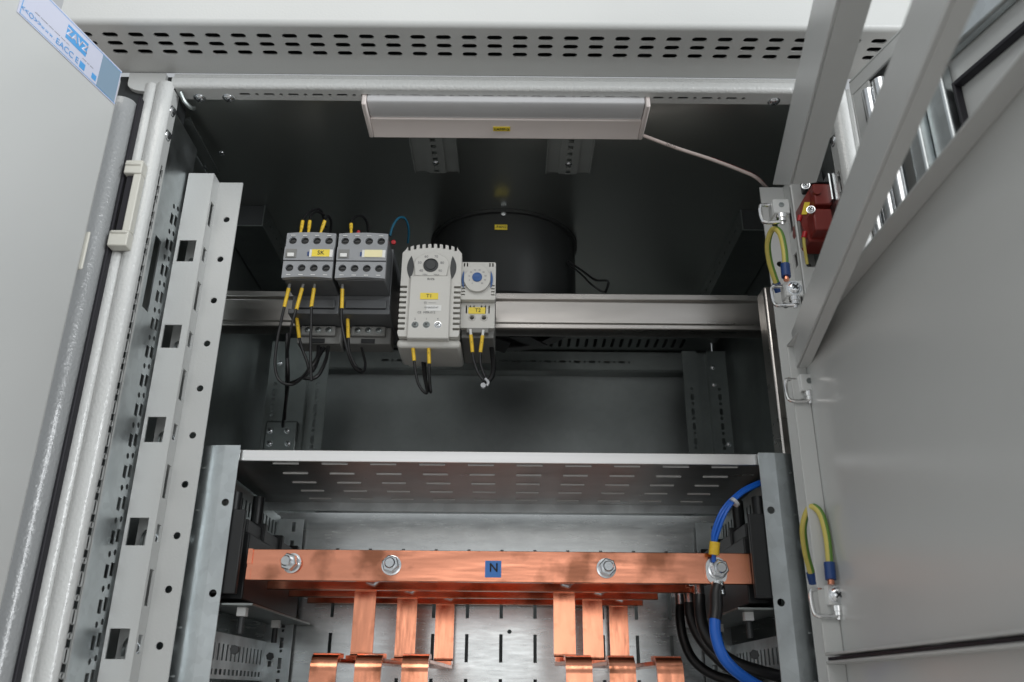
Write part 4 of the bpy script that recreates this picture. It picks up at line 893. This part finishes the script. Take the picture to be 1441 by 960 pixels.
a, c = PY(1004.5, 781, 0.6815), PY(1006, 763, 0.6805); MB().cyl(a, c, 0.0041, 16).build('marker_sleeve', 'yellow', bw)
a, c = PY(1031, 709.5, 0.678), PY(1037, 703.5, 0.678); MB().lathe(a, c - a, [(0.0040, 0.001), (0.0044, 0.001), (0.0044, 0.0035), (0.0040, 0.0035)], 16).build('white_tie', 'clear', bw)
blk = (([PY(984, 838, .745), PY(985, 860, .742), PY(990, 885, .74), PY(1005, 910, .738), PY(1040, 935, .735), PY(1110, 955, .735)], 0.0049, 'black cable with silver lug under the second bar, nearest the blue cable'),
       ([PY(970, 848, .80), PY(972, 868, .80), PY(982, 893, .80), PY(1003, 920, .795), PY(1035, 945, .79), PY(1100, 965, .79)], 0.0049, 'black cable in the middle of the three black lug cables'),
       ([PY(957, 852, .865), PY(957, 872, .86), PY(962, 900, .855), PY(975, 928, .85), PY(1000, 948, .845), PY(1035, 958, .84), PY(1100, 962, .84)], 0.0046, 'black cable at the back, leftmost of the three black lug cables'))
for pts, r_, lab in blk:
    t = thing('power_cable', lab, 'cable', tuple(pts[0]), 'lug cables on the right of the bars')
    MB().tube(pts, r_, 16, 8).build('cable_sheath', 'cable', t)
    p = Vector(pts[0]); b = MB(); b.cyl(p - Z * 0.001, p + Z * 0.012, 0.0046, 14); b.box(p.x - 0.0075, p.x + 0.0075, p.y + 0.0022, p.y + 0.0042, p.z + 0.008, p.z + 0.028); b.build('lug', 'zinc', t, bevel=0.0005)
    b = MB(); hexnut(b, (p.x, p.y + 0.002, p.z + 0.018), (0, -1, 0), 0.0062, 0.005); b.build('nut', 'zinc', t)

# ================================================================== RED SWITCH by the right post
rs = thing('door_switch', 'oxide red limit switch with yellow tag and two screws by the right post', 'switch', tuple(PY(1148, 290, 0.640)))
def rp(u, v, y): return PY(u, v, y)
b = MB(); a = rp(1143, 258, 0.632); c = rp(1172, 288, 0.632); b.box(a.x, c.x, 0.632, 0.665, c.z, a.z); a = rp(1143, 293, 0.628); c = rp(1175, 324, 0.628); b.box(a.x, c.x, 0.628, 0.665, c.z, a.z)
b.build('switch_block', 'red', rs, bevel=0.0015)
b = MB(); a = rp(1130, 262, 0.640); c = rp(1142, 330, 0.640)
b.prism([(rp(1141, 262, .64).x, rp(1141, 262, .64).z), (rp(1128, 285, .64).x, rp(1128, 285, .64).z), (rp(1128, 312, .64).x, rp(1128, 312, .64).z), (rp(1140, 338, .64).x, rp(1140, 338, .64).z), (rp(1168, 338, .64).x, rp(1168, 338, .64).z), (rp(1168, 262, .64).x, rp(1168, 262, .64).z)], (0, 0.642, 0), X, Z, (0, 0.024, 0)); b.build('switch_body', 'red', rs, bevel=0.001)
b = MB(); a = rp(1150, 268, 0.630); b.cyl(a, a + Vector((0, 0.004, 0)), 0.0036, 14); b.build('plunger', 'red', rs)
b = MB(); a = rp(1136, 240, 0.640); c = rp(1160, 257, 0.640); b.box(a.x, c.x, 0.640, 0.662, c.z, a.z); b.build('switch_head', 'black', rs, bevel=0.001)
screw(rp(1134, 261, 0.640), (-0.4, -1, 0), 0.0030, rs); screw(rp(1141, 295, 0.627), (-0.4, -1, 0), 0.0030, rs)
a = rp(1134, 293, 0.641)
b = MB(); b.box(-0.0024, 0.0024, -0.0004, 0, -0.0062, 0.0062, lambda p: Vector((a.x + p.x + p.z * 0.35, 0.6415 + p.y, a.z + p.z))); b.build('yellow_tag', 'yellowlab', rs)
b = MB(); b.box(rp(1163, 240, .628).x, rp(1163, 240, .628).x + 0.0012, 0.626, 0.640, rp(1163, 282, .628).z, rp(1163, 246, .628).z); b.build('lever_plate', 'zinc', rs)
for k, (u, v) in enumerate(((1126, 304), (1133, 327))):
    MB().cyl(rp(u, v, .642), rp(u - 2, v + 8, .642), 0.0022, 12).build('red_ferrule', 'redbright', rs)
    MB().tube([rp(u - 2, v + 7, .642), rp(u - 1, v + 20, .644), rp(u + 3, v + 45, .65)], 0.0014, 8).build('lead', ('grey2', 'yel_ins')[k], rs)
